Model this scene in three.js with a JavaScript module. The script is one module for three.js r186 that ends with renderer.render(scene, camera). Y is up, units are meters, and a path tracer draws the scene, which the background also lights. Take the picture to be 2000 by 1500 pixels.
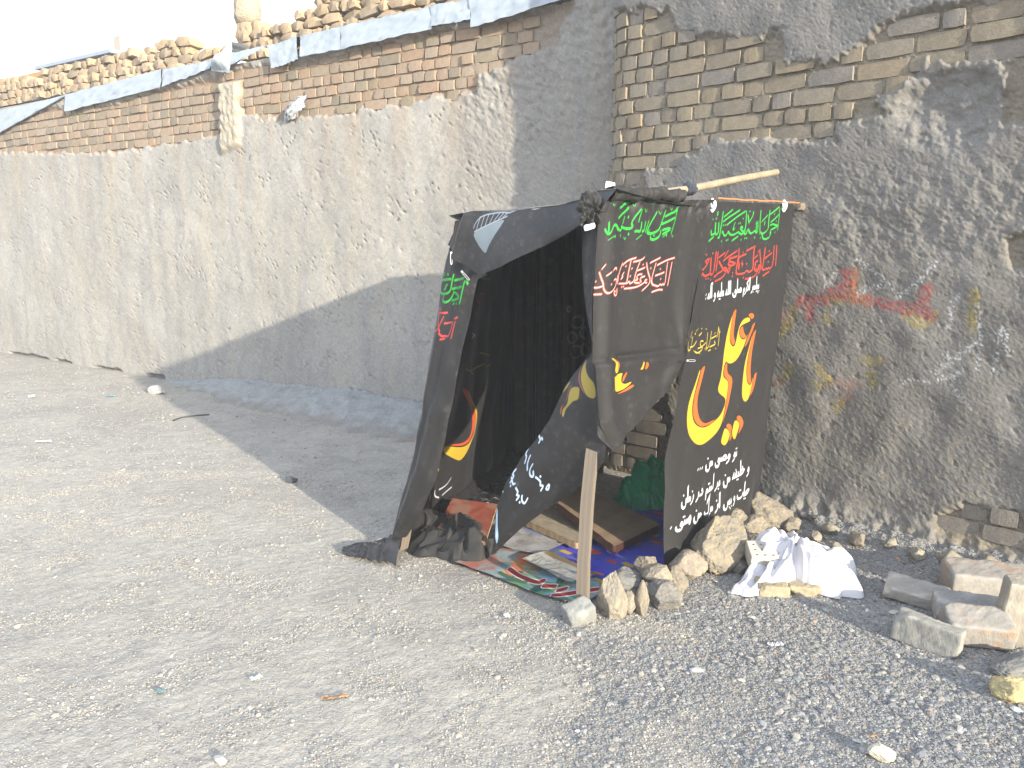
import * as THREE from 'three';
import { mergeGeometries, mergeVertices, toCreasedNormals } from 'three/addons/utils/BufferGeometryUtils.js';
import { createNoise2D, createNoise3D } from 'simplex-noise';

// ---------- camera, sky, sun, exposure
const scene = new THREE.Scene();
const camera = new THREE.PerspectiveCamera(51.36, 4 / 3, 0.05, 600);
camera.position.set(0, 1.25, 0);
camera.rotation.order = 'YXZ';
camera.rotation.set(-Math.atan(258 / 1560), 0, THREE.MathUtils.degToRad(0.7));
const renderer = new THREE.WebGLRenderer({ antialias: true });
renderer.toneMapping = THREE.LinearToneMapping;
renderer.toneMappingExposure = 3.5;
renderer.shadowMap.enabled = true;

const SUN = new THREE.Vector3(0.597, 0.236, 0.802).normalize();
const sun = new THREE.DirectionalLight(new THREE.Color(1.0, 0.91, 0.745), 3.5);
sun.name = 'sun';
sun.position.copy(SUN).multiplyScalar(30);
sun.castShadow = true;
sun.shadow.radius = 1.6;
sun.shadow.mapSize.set(4096, 4096);
Object.assign(sun.shadow.camera, { left: -14, right: 14, top: 10, bottom: -10, near: 1, far: 60 });
scene.add(sun, sun.target);
scene.fog = new THREE.FogExp2(new THREE.Color(0.9, 0.93, 0.97), 0.0065);
{ // a bright hazy sky, whiter low down and round the sun
  const W = 256, H = 128, data = new Float32Array(W * H * 4);
  for (let j = 0; j < H; j++) for (let i = 0; i < W; i++) {
    const el = ((j + 0.5) / H - 0.5) * Math.PI, az = ((i + 0.5) / W - 0.5) * 2 * Math.PI, y = Math.sin(el);
    const d = Math.cos(az) * Math.cos(el) * SUN.x + y * SUN.y + Math.sin(az) * Math.cos(el) * SUN.z;
    const h = Math.max(0, y), low = Math.exp(-h * 3.2), glow = Math.pow(Math.max(0, d), 6) * 0.35 + Math.pow(Math.max(0, d), 40) * 0.8;
    const k = (j * W + i) * 4;
    data[k] = 0.39 + 0.33 * low + glow;
    data[k + 1] = 0.47 + 0.25 * low + glow * 0.92;
    data[k + 2] = 0.62 + 0.08 * low + glow * 0.76;
    data[k + 3] = 1;
    if (y < 0) { data[k] = 0.2; data[k + 1] = 0.19; data[k + 2] = 0.17; }
  }
  const t = new THREE.DataTexture(data, W, H, THREE.RGBAFormat, THREE.FloatType);
  t.mapping = THREE.EquirectangularReflectionMapping;
  t.magFilter = THREE.LinearFilter;
  t.needsUpdate = true;
  scene.background = t;
  scene.environment = t;
}

// shapes measured on the cloths and walls, in metres along and up each surface
const S = {
  b2O: [[.9472,1.0306,.9526,1.025,.9408,.97,.9345,.9276,.9416,.9077,.9529,.8918,.9415,.8711,.9167,.8838,.9045,.9082,.9026,.9425,.9148,1.0119],[.8841,.8114,.8967,.8016,.8923,.7805,.9017,.7601,.9285,.7485,.9396,.7342,.9424,.712,.9338,.6668,.9284,.6345,.9093,.5996,.8859,.5634,.8613,.5386,.8729,.5566,.8913,.5956,.9068,.6593,.9095,.7136,.8932,.735,.8636,.7533,.8624,.7835],[.7037,.8181,.6977,.796,.6779,.7445,.6575,.7016,.6531,.6628,.6605,.6307,.6759,.6013,.6988,.5832,.7292,.5764,.7723,.5784,.8295,.5806,.7739,.5631,.7011,.5606,.662,.5741,.63,.6061,.6197,.6489,.6282,.7073,.6586,.7714,.6675,.8052],[1.0211,.9545,1.0237,.9347,1.0414,.9116,1.0563,.9095,1.0481,.8979,1.0193,.8945,.9932,.9106,.9859,.9306,.998,.9472],[1.0604,.9895,1.0613,1.0004,1.0827,1.0066,1.1085,1.0003,1.1161,.9888,1.1064,.9794,1.0847,.9739,1.0758,.9843],[1.1282,.9671,1.1249,.955,1.1,.9165,1.0747,.8827,1.0484,.8581,1.0342,.8548,1.058,.8972,1.0916,.9414,1.0951,.9523],[1.148,.9346,1.144,.927,1.1352,.8804,1.1184,.8187,1.1099,.7698,1.1095,.7359,1.1209,.7073,1.1109,.688,1.0845,.6978,1.0715,.7399,1.0774,.7887,1.0976,.8609,1.1076,.916],[1.1802,.7422,1.1796,.7285,1.1625,.6843,1.137,.6459,1.1133,.6328,1.1241,.6659,1.1423,.7187,1.1459,.7297],[1.0099,.5719,1.0487,.5549,1.0742,.5305,1.0741,.5121,1.0518,.4927,1.0173,.4743,1.0355,.5044,1.0331,.5231,.9855,.5552],[.9247,.5487,.9575,.5303,.9445,.5009,.9564,.481,.9263,.4569,.9384,.493,.9344,.5071,.9008,.5347]],
  b2Y: [[.9191,1.0138,.8961,.9768,.8796,.9439,.8713,.9106,.8687,.8832,.8609,.8456,.8492,.7998,.8393,.7688,.8333,.7438,.8204,.7196,.817,.7029,.8264,.6868,.8504,.673,.8766,.6621,.8915,.6525,.8915,.6328,.8714,.6094,.8465,.589,.8123,.5745,.7737,.5653,.7352,.5606,.701,.5617,.6665,.5713,.6398,.5901,.6253,.613,.6181,.645,.6191,.6756,.6311,.7192,.6472,.7624,.6642,.7974,.6553,.8044,.6449,.7851,.6206,.7429,.5997,.7088,.5853,.672,.5783,.6404,.5772,.6099,.5844,.576,.5995,.5446,.6221,.52,.6486,.5008,.6831,.4895,.7258,.4874,.7766,.498,.8235,.5141,.8529,.5334,.8729,.5566,.8866,.5963,.8998,.6405,.9078,.6701,.9109,.7025,.9082,.7246,.8932,.735,.8642,.749,.858,.7625,.8601,.7837,.8792,.814,.8941,.804,.9226,.797,.9592,.8043,.9948,.823,1.0206,.8471,1.0374,.8678,1.0571,.9039,1.0784,.929,1.0907,.9481,1.0781,.9312,1.0562,.9106,1.0481,.8979,1.0195,.8934,.9935,.9084,.9837,.9286,.9932,.9475,1.0254,.9586,1.0733,.9668,1.078,.9754,1.0709,.9846,1.0506,.9889,1.0177,.9808,.9915,.9606,.9754,.9378,.965,.9082,.9559,.8872,.9462,.8707,.9271,.8744,.9089,.8908,.9034,.9168,.9039,.9509,.913,.9886],[1.1073,.9182,1.0945,.8834,1.0754,.8403,1.0564,.7974,1.046,.765,1.032,.7218,1.0255,.6778,1.0293,.6481,1.0445,.6258,1.0705,.6156,1.0947,.6215,1.1124,.6398,1.1237,.6682,1.1391,.7236,1.1319,.7198,1.1203,.6937,1.1009,.688,1.0785,.7053,1.0715,.7399,1.0719,.7736,1.0899,.8436,1.1046,.8827],[.9807,.5548,1.0164,.5392,1.0334,.5207,1.0258,.5037,.9998,.4783,.9757,.4597,.948,.4914,.9605,.5253],[.8963,.5331,.9264,.5151,.9376,.4998,.9326,.4828,.917,.4563,.8994,.4482,.8647,.4698,.8792,.5027]],
  b2G: [[1.3217,1.4573,1.32,1.425,1.3151,1.3912,1.3095,1.3615],[1.2225,1.4251,1.2664,1.4422,1.3143,1.4611],[1.2341,1.3925,1.2715,1.4091,1.3096,1.426],[1.2167,1.4413,1.2121,1.4069,1.2121,1.3849,1.2122,1.3629,1.1821,1.3456,1.1479,1.3379,1.137,1.3472],[1.2296,1.3786,1.2485,1.3847,1.2692,1.3813,1.3033,1.3796],[1.3037,1.3768,1.2778,1.369,1.2389,1.3609,1.2274,1.3495,1.2352,1.3414],[1.2344,1.3469,1.2303,1.3302,1.2055,1.32,1.1734,1.3166,1.1594,1.3245,1.1544,1.3367],[1.1273,1.4359,1.1288,1.4037,1.1283,1.3632,1.1286,1.3388],[1.1026,1.3893,1.1063,1.3625,1.1022,1.3476,1.0874,1.3418,1.0737,1.3508],[1.0874,1.386,1.0877,1.362,1.0841,1.3431],[1.0737,1.3508,1.0564,1.3424,1.0389,1.3366,1.0253,1.3469,1.0212,1.3547],[1.0024,1.4276,1.0003,1.3987,.9959,1.3645,.9901,1.3407],[1.0212,1.3547,1.0069,1.349,1.0087,1.3359,.991,1.3341,.9842,1.3405],[.8261,1.3668,.8737,1.3888,.9228,1.4073,.9905,1.4271],[.7918,1.3782,.8336,1.3961,.8874,1.4148,.9315,1.4296],[.7978,1.3972,.8317,1.4124,.8633,1.4277],[.7873,1.4167,.7804,1.3828,.7752,1.3577,.7698,1.3351,.7643,1.3124,.7532,1.3159],[.97,1.3585,.9541,1.3671,.9466,1.3578,.9625,1.3478,.9779,1.343,.9704,1.3323,.9496,1.3344,.9311,1.3418,.9199,1.3389,.898,1.3306,.8643,1.3272,.8463,1.337,.8402,1.3419],[.9828,1.351,.9786,1.3378,.9675,1.3323],[.8402,1.3419,.8334,1.3291,.8148,1.3223,.8004,1.3283,.7905,1.3431,.7859,1.3355],[.7548,1.372,.7576,1.3472,.7516,1.3296,.7359,1.3267],[.731,1.3711,.7311,1.3464,.7277,1.329],[.7327,1.3316,.7123,1.3262,.6969,1.3234,.7005,1.3382,.6898,1.3404,.6776,1.3339],[.6761,1.2996,.716,1.3164],[.8811,1.3058,.9306,1.3236],[.8922,1.3767,.8778,1.3557,.8847,1.3457,.8948,1.3562],[1.0317,1.3894,1.0591,1.4116,1.063,1.4277],[1.0164,1.4125,1.0237,1.3812],[.7447,1.4136,.7435,1.4012],[1.1753,1.3918,1.1741,1.3782],[1.1466,1.3908,1.1973,1.4186],[.9267,1.3766,.9286,1.3756],[.9439,1.3784,.9458,1.3775],[.7934,1.3645,.7952,1.3636],[.8096,1.3663,.8114,1.3653],[.8278,1.3061,.8296,1.3051],[.8414,1.3089,.8432,1.3079],[.9614,1.3112,.9633,1.3102],[.996,1.3184,.998,1.3174],[1.011,1.3187,1.0129,1.3177],[1.0745,1.3227,1.0765,1.3217],[1.2775,1.3494,1.2796,1.3484],[1.1341,1.3226,1.1362,1.3216],[.7843,1.3028,.7861,1.3018],[.7085,1.3839,.7102,1.3829],[.7343,1.3885,.736,1.3876],[.9707,1.3976,.9726,1.3966],[1.0323,1.4289,1.0343,1.428],[1.2619,1.4282,1.264,1.4271],[1.2867,1.3986,1.2889,1.3975]],
  b2R: [[1.3069,1.2933,1.3089,1.2572,1.3026,1.2043],[1.2785,1.2899,1.2787,1.242,1.2701,1.2044,1.257,1.197],[1.257,1.197,1.2477,1.188,1.2322,1.1971,1.2231,1.1868,1.208,1.1943,1.1954,1.1855,1.1779,1.1871,1.1695,1.1975],[1.1917,1.2814,1.1871,1.2416,1.1764,1.1975],[1.1381,1.2735,1.1494,1.2415,1.1613,1.2064,1.1545,1.1829,1.1289,1.1714],[1.1583,1.2034,1.1371,1.2094,1.1286,1.1977,1.1464,1.1918],[1.1464,1.1918,1.1205,1.1832,1.1059,1.1921],[1.1249,1.224,1.1016,1.2225,1.093,1.2124,1.1039,1.2066,1.0855,1.1951,1.0938,1.1835,1.1205,1.1832],[1.0803,1.28,1.0791,1.2413,1.0785,1.198,1.0673,1.1837,1.0419,1.1782],[1.1239,1.1832,1.1033,1.163,1.0585,1.1521,1.0133,1.1499],[1.0235,1.2666,1.0545,1.2769,1.0861,1.2859],[1.0419,1.1782,1.0213,1.187,1.0099,1.1757,.9911,1.173],[.9911,1.173,.9662,1.1705,.9349,1.1709,.9276,1.1794,.9371,1.2268,.947,1.2464],[.9512,1.238,.9815,1.2466,1.019,1.2524],[.9845,1.224,.9733,1.2128,.9923,1.2127,.9811,1.2015],[.9497,1.2743,.9477,1.2408,.9469,1.1988],[.9545,1.2128,.9511,1.1904],[.9319,1.2436,.896,1.2365,.8599,1.235,.8676,1.2213,.9231,1.2157,.9057,1.2074,.8756,1.2048,.8569,1.2104,.8616,1.2213],[.8137,1.2255,.8589,1.2433,.9292,1.2644],[.876,1.202,.8726,1.18,.8609,1.1773,.8536,1.1884,.8646,1.1966],[.8539,1.1857,.8301,1.1859,.8177,1.1914,.8285,1.1995,.847,1.1939,.843,1.1775,.8101,1.1561,.7535,1.1448],[.7734,1.2228,.8047,1.2024,.8177,1.1914,.8069,1.1834,.773,1.1756,.7513,1.1651,.743,1.1625],[.7688,1.2375,.7993,1.2484,.8218,1.2567],[.7576,1.2602,.7557,1.2268,.7546,1.1866],[.7408,1.2587,.7367,1.2188,.7327,1.1787,.714,1.1696,.7021,1.1764],[.7014,1.2347,.7023,1.2003,.7021,1.1764,.678,1.1688,.6509,1.1665,.6362,1.1772],[.6716,1.2294,.6872,1.2373,.6785,1.2162,.6634,1.2032,.6429,1.1915,.6113,1.1853],[.6609,1.2268,.6675,1.2163],[.6081,1.1645,.6261,1.1708],[1.1817,1.1605,1.2386,1.1776],[1.1949,1.2358,1.2546,1.2598],[1.0896,1.237,1.118,1.2487],[.8235,1.2418,.8503,1.2651],[.6301,1.2371,.6318,1.2361],[.664,1.249,.6658,1.248],[.7131,1.2546,.7149,1.2535],[.6655,1.1571,.6673,1.156],[.6848,1.1567,.6866,1.1557],[.7103,1.1523,.7121,1.1512],[.9003,1.1769,.9023,1.1758],[.899,1.163,.901,1.1618],[.9934,1.156,.9954,1.1548],[.9434,1.1525,.9455,1.1513],[1.2285,1.2685,1.2308,1.2673],[1.2251,1.221,1.2273,1.2198],[1.1225,1.2646,1.1246,1.2635],[.9925,1.2593,.9946,1.2582],[1.0243,1.2126,1.0264,1.2115]],
  b2S: [[.7904,.9605,.8015,.9369,.8026,.8852],[.7829,.9211,.7911,.9547],[.7668,.9051,.7801,.8927,.7568,.8888,.7337,.8849],[.7387,.9468,.7331,.8907,.6998,.8764],[.71,.943,.705,.8816],[.6968,.9047,.664,.8905,.6306,.8877],[.6731,.9121,.6498,.9194,.6464,.8975,.6761,.884,.6326,.8681,.6096,.8756],[.6166,.9164,.5966,.8959,.5637,.8986],[.5818,.9353,.5801,.8973,.5544,.883,.5372,.8953,.54,.9221],[.56,.9368,.5742,.9575],[.7418,.9183,.7763,.9272],[.6368,.9369,.6582,.9465],[.7293,.8711,.7408,.873],[.6025,.9475,.6071,.945]],
  b1G: [[.4321,1.4045,.4163,1.3664,.389,1.3233],[.3255,1.3324,.3618,1.3405,.3855,1.3376,.3581,1.3285,.3266,1.3182],[.312,1.3296,.3133,1.3131,.2784,1.2982,.2474,1.2976,.2465,1.3093],[.334,1.3976,.3147,1.3533,.2985,1.3293,.2591,1.3189,.2242,1.3169,.2193,1.3248,.2393,1.3485,.2846,1.3919],[.3192,1.3535,.3644,1.3645,.4105,1.3782],[.3354,1.38,.3854,1.394,.432,1.4057],[.2298,1.3585,.2106,1.3246],[.2084,1.3566,.2019,1.3266,.1893,1.324],[.183,1.3535,.1809,1.3215,.1596,1.3255,.1473,1.3229],[.1717,1.3949,.1442,1.3701,.1249,1.3492,.1379,1.3384,.1219,1.3312,.1056,1.3307],[.1056,1.3307,.0733,1.332,.0649,1.3406,.0659,1.3229,.0421,1.3245,.0257,1.3393,.0101,1.341,-.0037,1.3124,-.0188,1.3098,-.0309,1.3246],[.1176,1.3991,.0861,1.3855,.0399,1.3627],[.1287,1.4174,.1004,1.4148,.0537,1.396],[.0872,1.3678,.0764,1.3476],[.1802,1.3942,.1659,1.3574],[.0588,1.3084,.0598,1.3062],[.1128,1.3141,.1142,1.3119],[.0179,1.3042,.0192,1.3025],[.3522,1.3152,.3537,1.3136],[.1093,1.3698,.1106,1.3677],[-.0131,1.3467,-.0136,1.3186]],
  b1R: [[.4074,1.219,.3978,1.1825,.3839,1.137],[.3746,1.219,.3676,1.1828,.363,1.1466,.3512,1.1391],[.3512,1.1391,.3431,1.147,.3341,1.1369,.3212,1.1449,.3098,1.1349,.2853,1.1393,.2659,1.1435,.2602,1.1563],[.289,1.2166,.2724,1.1839,.2602,1.1563,.2708,1.1409],[.2253,1.218,.2343,1.1893,.2551,1.1614,.247,1.1439,.2065,1.1236],[.2318,1.1593,.22,1.162,.2184,1.1521,.2325,1.1493],[.2184,1.1521,.196,1.1426,.1603,1.1347,.103,1.1325],[.1981,1.1798,.1753,1.18,.1669,1.1703,.1766,1.1603,.1586,1.1606,.1548,1.1509,.1864,1.1502],[.217,1.1721,.185,1.17,.1954,1.1525],[.1816,1.2206,.1611,1.19,.1545,1.1558,.1327,1.1489],[.1321,1.2267,.1212,1.1904,.1149,1.1517,.1063,1.1494,.0675,1.1502],[.1327,1.1489,.1276,1.1587,.1151,1.1492],[.0954,1.1858,.083,1.1764,.092,1.1714,.0794,1.1656],[.0874,1.2111,.1102,1.2267,.1581,1.2352],[.0849,1.2171,.0691,1.1957,.0577,1.1719,.0547,1.1505],[.0532,1.1768,.0543,1.1577],[.0246,1.163,.041,1.1698,.0461,1.1531,.0263,1.1321,-.01,1.1177,-.029,1.1312,-.0321,1.1523],[.0393,1.1246,.0286,1.1297,.0271,1.1178,.0444,1.1101,.0545,1.117,.0514,1.1338],[-.05,1.1886,-.041,1.1688,-.0278,1.1476,-.0436,1.1409,-.0713,1.1393,-.0892,1.1443,-.0916,1.1536,-.0803,1.1614],[-.0173,1.1777,-.0013,1.1846,.0066,1.1892],[.0188,1.1938,.0205,1.2008,.0391,1.203,.0395,1.1959],[.2991,1.2103,.3516,1.2255,.4239,1.2359],[.2509,1.218,.3165,1.2356],[.1457,1.2218,.1903,1.2267,.2078,1.2366],[.17,1.1924,.2149,1.2019],[.2875,1.1736,.35,1.1843],[.2679,1.1168,.3057,1.1247,.3402,1.1225],[-.0763,1.1186,-.0385,1.1186],[-.0385,1.1989,-.0231,1.2127],[.0067,1.1503,.008,1.1494],[.0853,1.139,.0866,1.138],[.096,1.1399,.0974,1.1389],[.131,1.1745,.1324,1.1735],[.3248,1.1615,.3263,1.1605],[.1049,1.2074,.1063,1.2065],[.1382,1.2,.1396,1.199],[.2026,1.2131,.204,1.2121],[.2546,1.2004,.2561,1.1994],[.3195,1.1974,.321,1.1964],[-.0664,1.16,-.0652,1.159]],
  b1Y: [[.048,.9041,.0608,.9029,.0651,.892,.0588,.8738,.0634,.8565,.044,.8481,.027,.8624,.0298,.8766,.0434,.8899],[.2158,.8813,.2243,.8728,.2215,.8556,.2162,.8462,.1925,.8476,.2073,.8613],[.0242,.8481,.0389,.8423,.0493,.8496,.0969,.852,.0869,.8329,.0877,.8179,.1069,.8093,.1294,.8111,.1444,.8147,.1524,.8095,.1192,.7929,.0822,.7856,.0346,.7882,.0311,.8201]],
  b1O: [[.0681,.9022,.0724,.8914,.0699,.8706,.0633,.8586,.0588,.8738,.0651,.892],[.232,.8765,.2505,.8704,.2535,.8568,.2423,.8447,.2262,.8452,.2309,.8634],[.1136,.8524,.1232,.8503,.1027,.8162,.0935,.8151,.0907,.8303],[.1564,.8058,.1706,.7955,.1274,.7811,.0717,.7762,.0404,.7822,.0898,.7836]],
  flY: [[.9376,.8998,.9332,.8828,.9388,.8605,.9543,.8373,.9744,.8229,.9812,.7657,.9492,.7679,.931,.795,.915,.8267,.9141,.8559,.9207,.8836],[.9145,.8035,.9176,.7829,.9134,.7549,.8895,.7498,.8747,.7329,.8546,.7152,.8462,.686,.8358,.6845,.8364,.7127,.8592,.733,.8638,.7529,.8657,.7787,.878,.7972],[.871,.8197,.8601,.7951,.8299,.7626,.8179,.7676,.8496,.8003]],
  flO: [[.917,.8833,.9091,.8554,.91,.8261,.9258,.8007,.9489,.7762,.9415,.7753,.9183,.8019,.9036,.8296,.9066,.8572],[.8829,.8041,.8629,.7869,.8601,.7481,.8361,.7235,.8305,.6859,.8262,.7027,.8284,.7182,.8538,.7409,.8582,.7693,.8677,.7981]],
  flB: [[.524,.2861,.5167,.2689,.5197,.2186,.525,.1805,.5304,.1364,.545,.1578,.5394,.2232]],
  flW: [[.7278,.6165,.7214,.6011,.7351,.5852,.7265,.5729],[.7394,.5931,.7439,.5866],[.6751,.5425,.6594,.5177,.6687,.5119,.66,.4845],[.6869,.517,.6737,.4906,.6765,.4615],[.7034,.4886,.6878,.4673,.6929,.4424,.7111,.4422,.7084,.4638],[.7201,.4439,.7427,.4336,.7342,.4135,.752,.4171,.739,.3961],[.774,.4251,.7567,.407,.7723,.4029,.7763,.4219],[.6138,.4498,.5951,.4312,.6095,.4226,.5908,.3962],[.5953,.4161,.6052,.3915,.6193,.3981],[.6266,.3844,.6432,.3727,.6293,.3585,.6481,.3586,.632,.3401],[.6574,.3606,.6531,.3408,.6672,.3287,.6807,.3542],[.7401,.4514,.7424,.4497],[.5948,.3856,.5967,.3837],[.6448,.3334,.6467,.3319],[.543,.356,.5503,.3498]],
  stG: [[.2917,1.1858,.2786,1.1454,.2611,1.1014],[.3614,1.1631,.3509,1.1263,.3404,1.0954,.2978,1.089,.272,1.0957,.2764,1.1237],[.4191,1.1407,.407,1.0981,.3927,1.0596],[.3572,1.0991,.3781,1.0939,.3927,1.0793,.374,1.0739,.3489,1.0682],[.3531,1.0898,.3404,1.0678,.3149,1.0573,.2978,1.0658,.3064,1.0847],[.2851,1.141,.3488,1.1476],[.3656,1.1435,.4129,1.1525],[.353,1.1112,.4028,1.1206],[.2635,1.1512,.2502,1.1104],[.3299,1.1256,.3107,1.1188,.3235,1.1131,.3065,1.1063],[.261,1.0812,.2623,1.0791],[.3719,1.0585,.3732,1.0565],[.351,1.0544,.3573,1.0563],[.4272,1.141,.4313,1.1321],[.3278,1.1652,.3362,1.1624],[.3066,1.1677,.3023,1.1584]],
  stR: [[.3679,.9893,.3489,.926],[.3552,.9854,.3404,.9378,.3276,.9306,.3147,.9327,.3018,.9286,.2888,.9403],[.3106,1.0043,.2976,.9817,.2845,.9525,.2494,.9437],[.2695,1.0238,.2803,.9868,.2932,.9469],[.2627,.9763,.2495,.9659,.2184,.9607],[.2804,1.0166,.3255,1.0207],[.2322,1.0265,.2717,1.0333],[.3148,.9796,.3489,.9865],[.3657,1.0014,.3783,1.0053],[.2931,.9169,.3147,.9218],[.2891,1.0374,.2912,1.0281]],
  stO: [[.1837,.708,.1736,.6694,.1535,.6243,.1537,.648,.1706,.7018],[.1457,.5113,.1454,.4848,.125,.4525,.1045,.4418,.122,.4907]],
  stW: [[.2112,.8897,.2043,.8763,.2133,.8706,.2042,.8601]],
  inO: [[.4623,.631,.5613,.601,.7152,.484,.7597,.408,.7087,.334,.6001,.312,.433,.351,.3399,.383,.5284,.337,.6577,.34,.699,.397,.681,.455,.575,.541]],
  inY: [[.5723,.599,.7551,.476,.7886,.408,.7581,.347,.6721,.288,.5885,.24,.5069,.256,.3092,.349,.3328,.382,.4658,.337,.6164,.305,.7258,.33,.7597,.408,.7198,.477,.5645,.589],[.2734,.3,.3256,.26,.2374,.249]],
  inW: [[.1468,.166,.2156,.149,.2006,.137],[.2605,.163,.2559,.136],[.2989,.168,.2936,.141,.3538,.116],[.3401,.161,.4235,.153,.4719,.18],[.394,.115,.5058,.122],[.4087,.045,.4447,.015],[.4602,.034,.5186,.021,.5651,.012,.657,-.005,.7192,-.012],[.0521,.088,.118,.081,.1528,.08,.2896,.073],[.0448,.063,.0975,.038,.0669,.027],[.4948,.858,.5523,.871,.5728,.861],[.4942,.881,.5475,.856]],
  inR: [[.588,1.045,.5999,.975],[.6482,1.026,.6279,.969],[.5738,1.061,.6912,1.047],[.5178,1.034,.5962,1.01],[.5077,.967,.5634,.974,.6238,.942],[.6631,1.029,.6784,1.032]],
  inG: [[.5852,1.14,.6806,1.141],[.5739,1.129,.7581,1.117]],
  inS: [[.6954,.762,.902,.723],[.9278,.683,.9106,.661,.7894,.679,.8073,.708],[.7597,.699,.6569,.691,.584,.687,.4768,.711,.4956,.73],[.5791,.755,.5616,.683,.6394,.667],[.6247,.775,.619,.757],[.5136,.764,.5393,.742]],
  inE: [[.4274,.8627,.4241,.8462,.4141,.8337,.4,.8285,.3857,.8321,.375,.8436,.3708,.8598,.3741,.8764,.3842,.8889,.3982,.8939,.4125,.8902,.4231,.8788,.4274,.8627],[.4016,.7738,.3982,.7571,.3881,.7444,.374,.739,.3596,.7426,.3488,.754,.3445,.7703,.3479,.7871,.3581,.7998,.3722,.805,.3866,.8014,.3973,.79,.4016,.7738],[.4666,.8038,.4633,.7873,.4534,.7747,.4394,.7695,.4252,.773,.4145,.7844,.4103,.8006,.4136,.8172,.4236,.8298,.4375,.8349,.4517,.8313,.4623,.8199,.4666,.8038],[.4246,.696,.421,.6781,.4103,.6644,.3952,.6586,.3799,.6623,.3683,.6744,.3638,.6919,.3674,.7099,.3782,.7235,.3933,.7292,.4086,.7255,.42,.7133,.4246,.696],[.476,.7083,.4725,.6905,.4619,.6769,.447,.6711,.4318,.6748,.4204,.6869,.4158,.7042,.4194,.7221,.4301,.7357,.445,.7413,.4601,.7376,.4714,.7255,.476,.7083],[.3631,.9337,.3615,.926,.3568,.9202,.3502,.9179,.3435,.9196,.3385,.925,.3365,.9326,.3381,.9403,.3428,.9461,.3494,.9484,.3561,.9467,.3611,.9413,.3631,.9337]],
  vaT: [[.4747,1.3178,.5494,1.346,.6194,1.3644,.6059,1.3418,.5783,1.303,.5504,1.2601,.5434,1.2402,.5118,1.2634,.4871,1.2924]],
  vaB: [[.477,1.3323,.4865,1.372,.5773,1.3863,.6329,1.3834],[.482,1.3196,.5304,1.339,.6239,1.3713],[.4917,1.3286,.5011,1.3717],[.5111,1.3356,.5204,1.3749],[.5303,1.3426,.5395,1.3782],[.5494,1.3495,.5632,1.3813],[.5682,1.3564,.5867,1.3808],[.5869,1.3632,.6053,1.3822],[.6055,1.3682,.6237,1.3829],[.6329,1.3834,.6689,1.3964,.6869,1.3926,.7178,1.3987,.7398,1.3914,.7699,1.4008]],
  e_b2: [[.6652,1.4501,.6446,1.34,.5588,1.0505,.4869,.7032,.4389,.4712,.4997,.0208],[1.4708,1.4797,1.4813,1.3167,1.4396,1.0126,1.3743,.6357,1.3354,.3001,1.2849,.0379]],
  e_b1: [[-.0614,1.4127,-.0663,1.2884,-.0784,1.0779,-.0762,.9119,-.0369,.6884,.0367,.584],[.6889,1.4572,.6688,1.3406,.5785,1.0496,.4958,.8597,.3828,.7515]],
  e_fl: [[.9426,.9202,.8578,.8158,.7739,.6607,.7071,.5761,.6375,.4977,.5702,.3974,.5283,.3092,.5162,.2359,.4993,.0924],[1.0115,.9094,1.0204,.7741,1.0207,.6531,1.008,.5544,.9728,.5034,.8903,.429,.7812,.3443,.6537,.2378,.5097,.091]],
  e_wr: [[.9173,1.3302,.9273,1.2064,.9418,1.0731,.9587,.9897,.979,.9234,.994,.8395,.999,.7541,1.0047,.6506],[.9976,1.4015,.9968,1.2078,.9897,1.0756,.9996,.9083,1.0132,.8075,1.0241,.671,1.0339,.6203]],
  e_st: [[.2983,1.2697,.2821,1.2124,.2491,1.0955,.2149,.9357,.168,.7491,.1315,.5991,.094,.4445,.0301,.2582,-.0232,.0895,-.0241,.0438],[.5127,1.1687,.4684,1.1508,.439,1.0279,.3958,.8715,.3645,.7508,.302,.5412,.2395,.343,.1569,.1972,.1019,.1188,.0644,.0652]],
  e_va: [[.3431,1.3781,.4569,1.3942,.6235,1.394,.757,1.4011,.8415,1.4057,.9423,1.4223,.996,1.4461,1.0602,1.4484],[.2983,1.2735,.382,1.229,.5078,1.1649,.6265,1.2002,.7603,1.2547,.8855,1.3089,.9645,1.3476,1.0218,1.3691]],
  rBrick: [[-.146,2.566,.297,2.475,.365,2.369,.576,2.308,.801,2.25,.942,2.262,.965,2.106,1.112,2.102,1.205,2.096,1.332,2.172,1.435,2.209,1.59,2.244,1.915,2.211,1.962,1.746,1.885,1.748,1.854,2.012,1.706,2.016,1.552,2.023,1.554,1.999,1.397,1.918,1.436,1.83,1.227,1.831,1.234,1.743,.989,1.782,.607,1.803,.446,1.746,.355,1.688,.19,1.698,.195,1.591,-.108,1.599],[-.058,.343,.403,.47,.431,-.043,-.038,-.151],[1.791,.179,1.914,.242,2.116,.239,2.132,.083,1.892,.065,1.791,.076],[1.937,1.317,2.005,1.326,2.019,1.19,1.958,1.199]],
  rHole: [[1.552,2.019,1.706,2.02,1.833,2.011,1.905,1.893,1.894,1.744,1.776,1.677,1.581,1.703,1.449,1.808,1.45,1.911]],
  lBrick: [[-8.459,2.312,-6.486,2.201,-5.255,2.142,-4.508,2.162,-3.696,2.205,-3.484,2.342,-2.92,2.257,-2.401,2.254,-1.827,2.261,-1.356,2.287,-1.051,2.278,-1.022,2.385,-.766,2.452,-.389,2.528,-.288,2.748,-1.053,2.708,-1.399,2.716,-2.225,2.692,-2.665,2.679,-3.266,2.701,-3.661,2.684,-4.46,2.653,-5.465,2.597,-6.623,2.647,-8.428,2.455]],
  lPil: [[-3.694,2.606,-3.453,2.602,-3.473,2.115,-3.708,2.046]],
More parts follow.
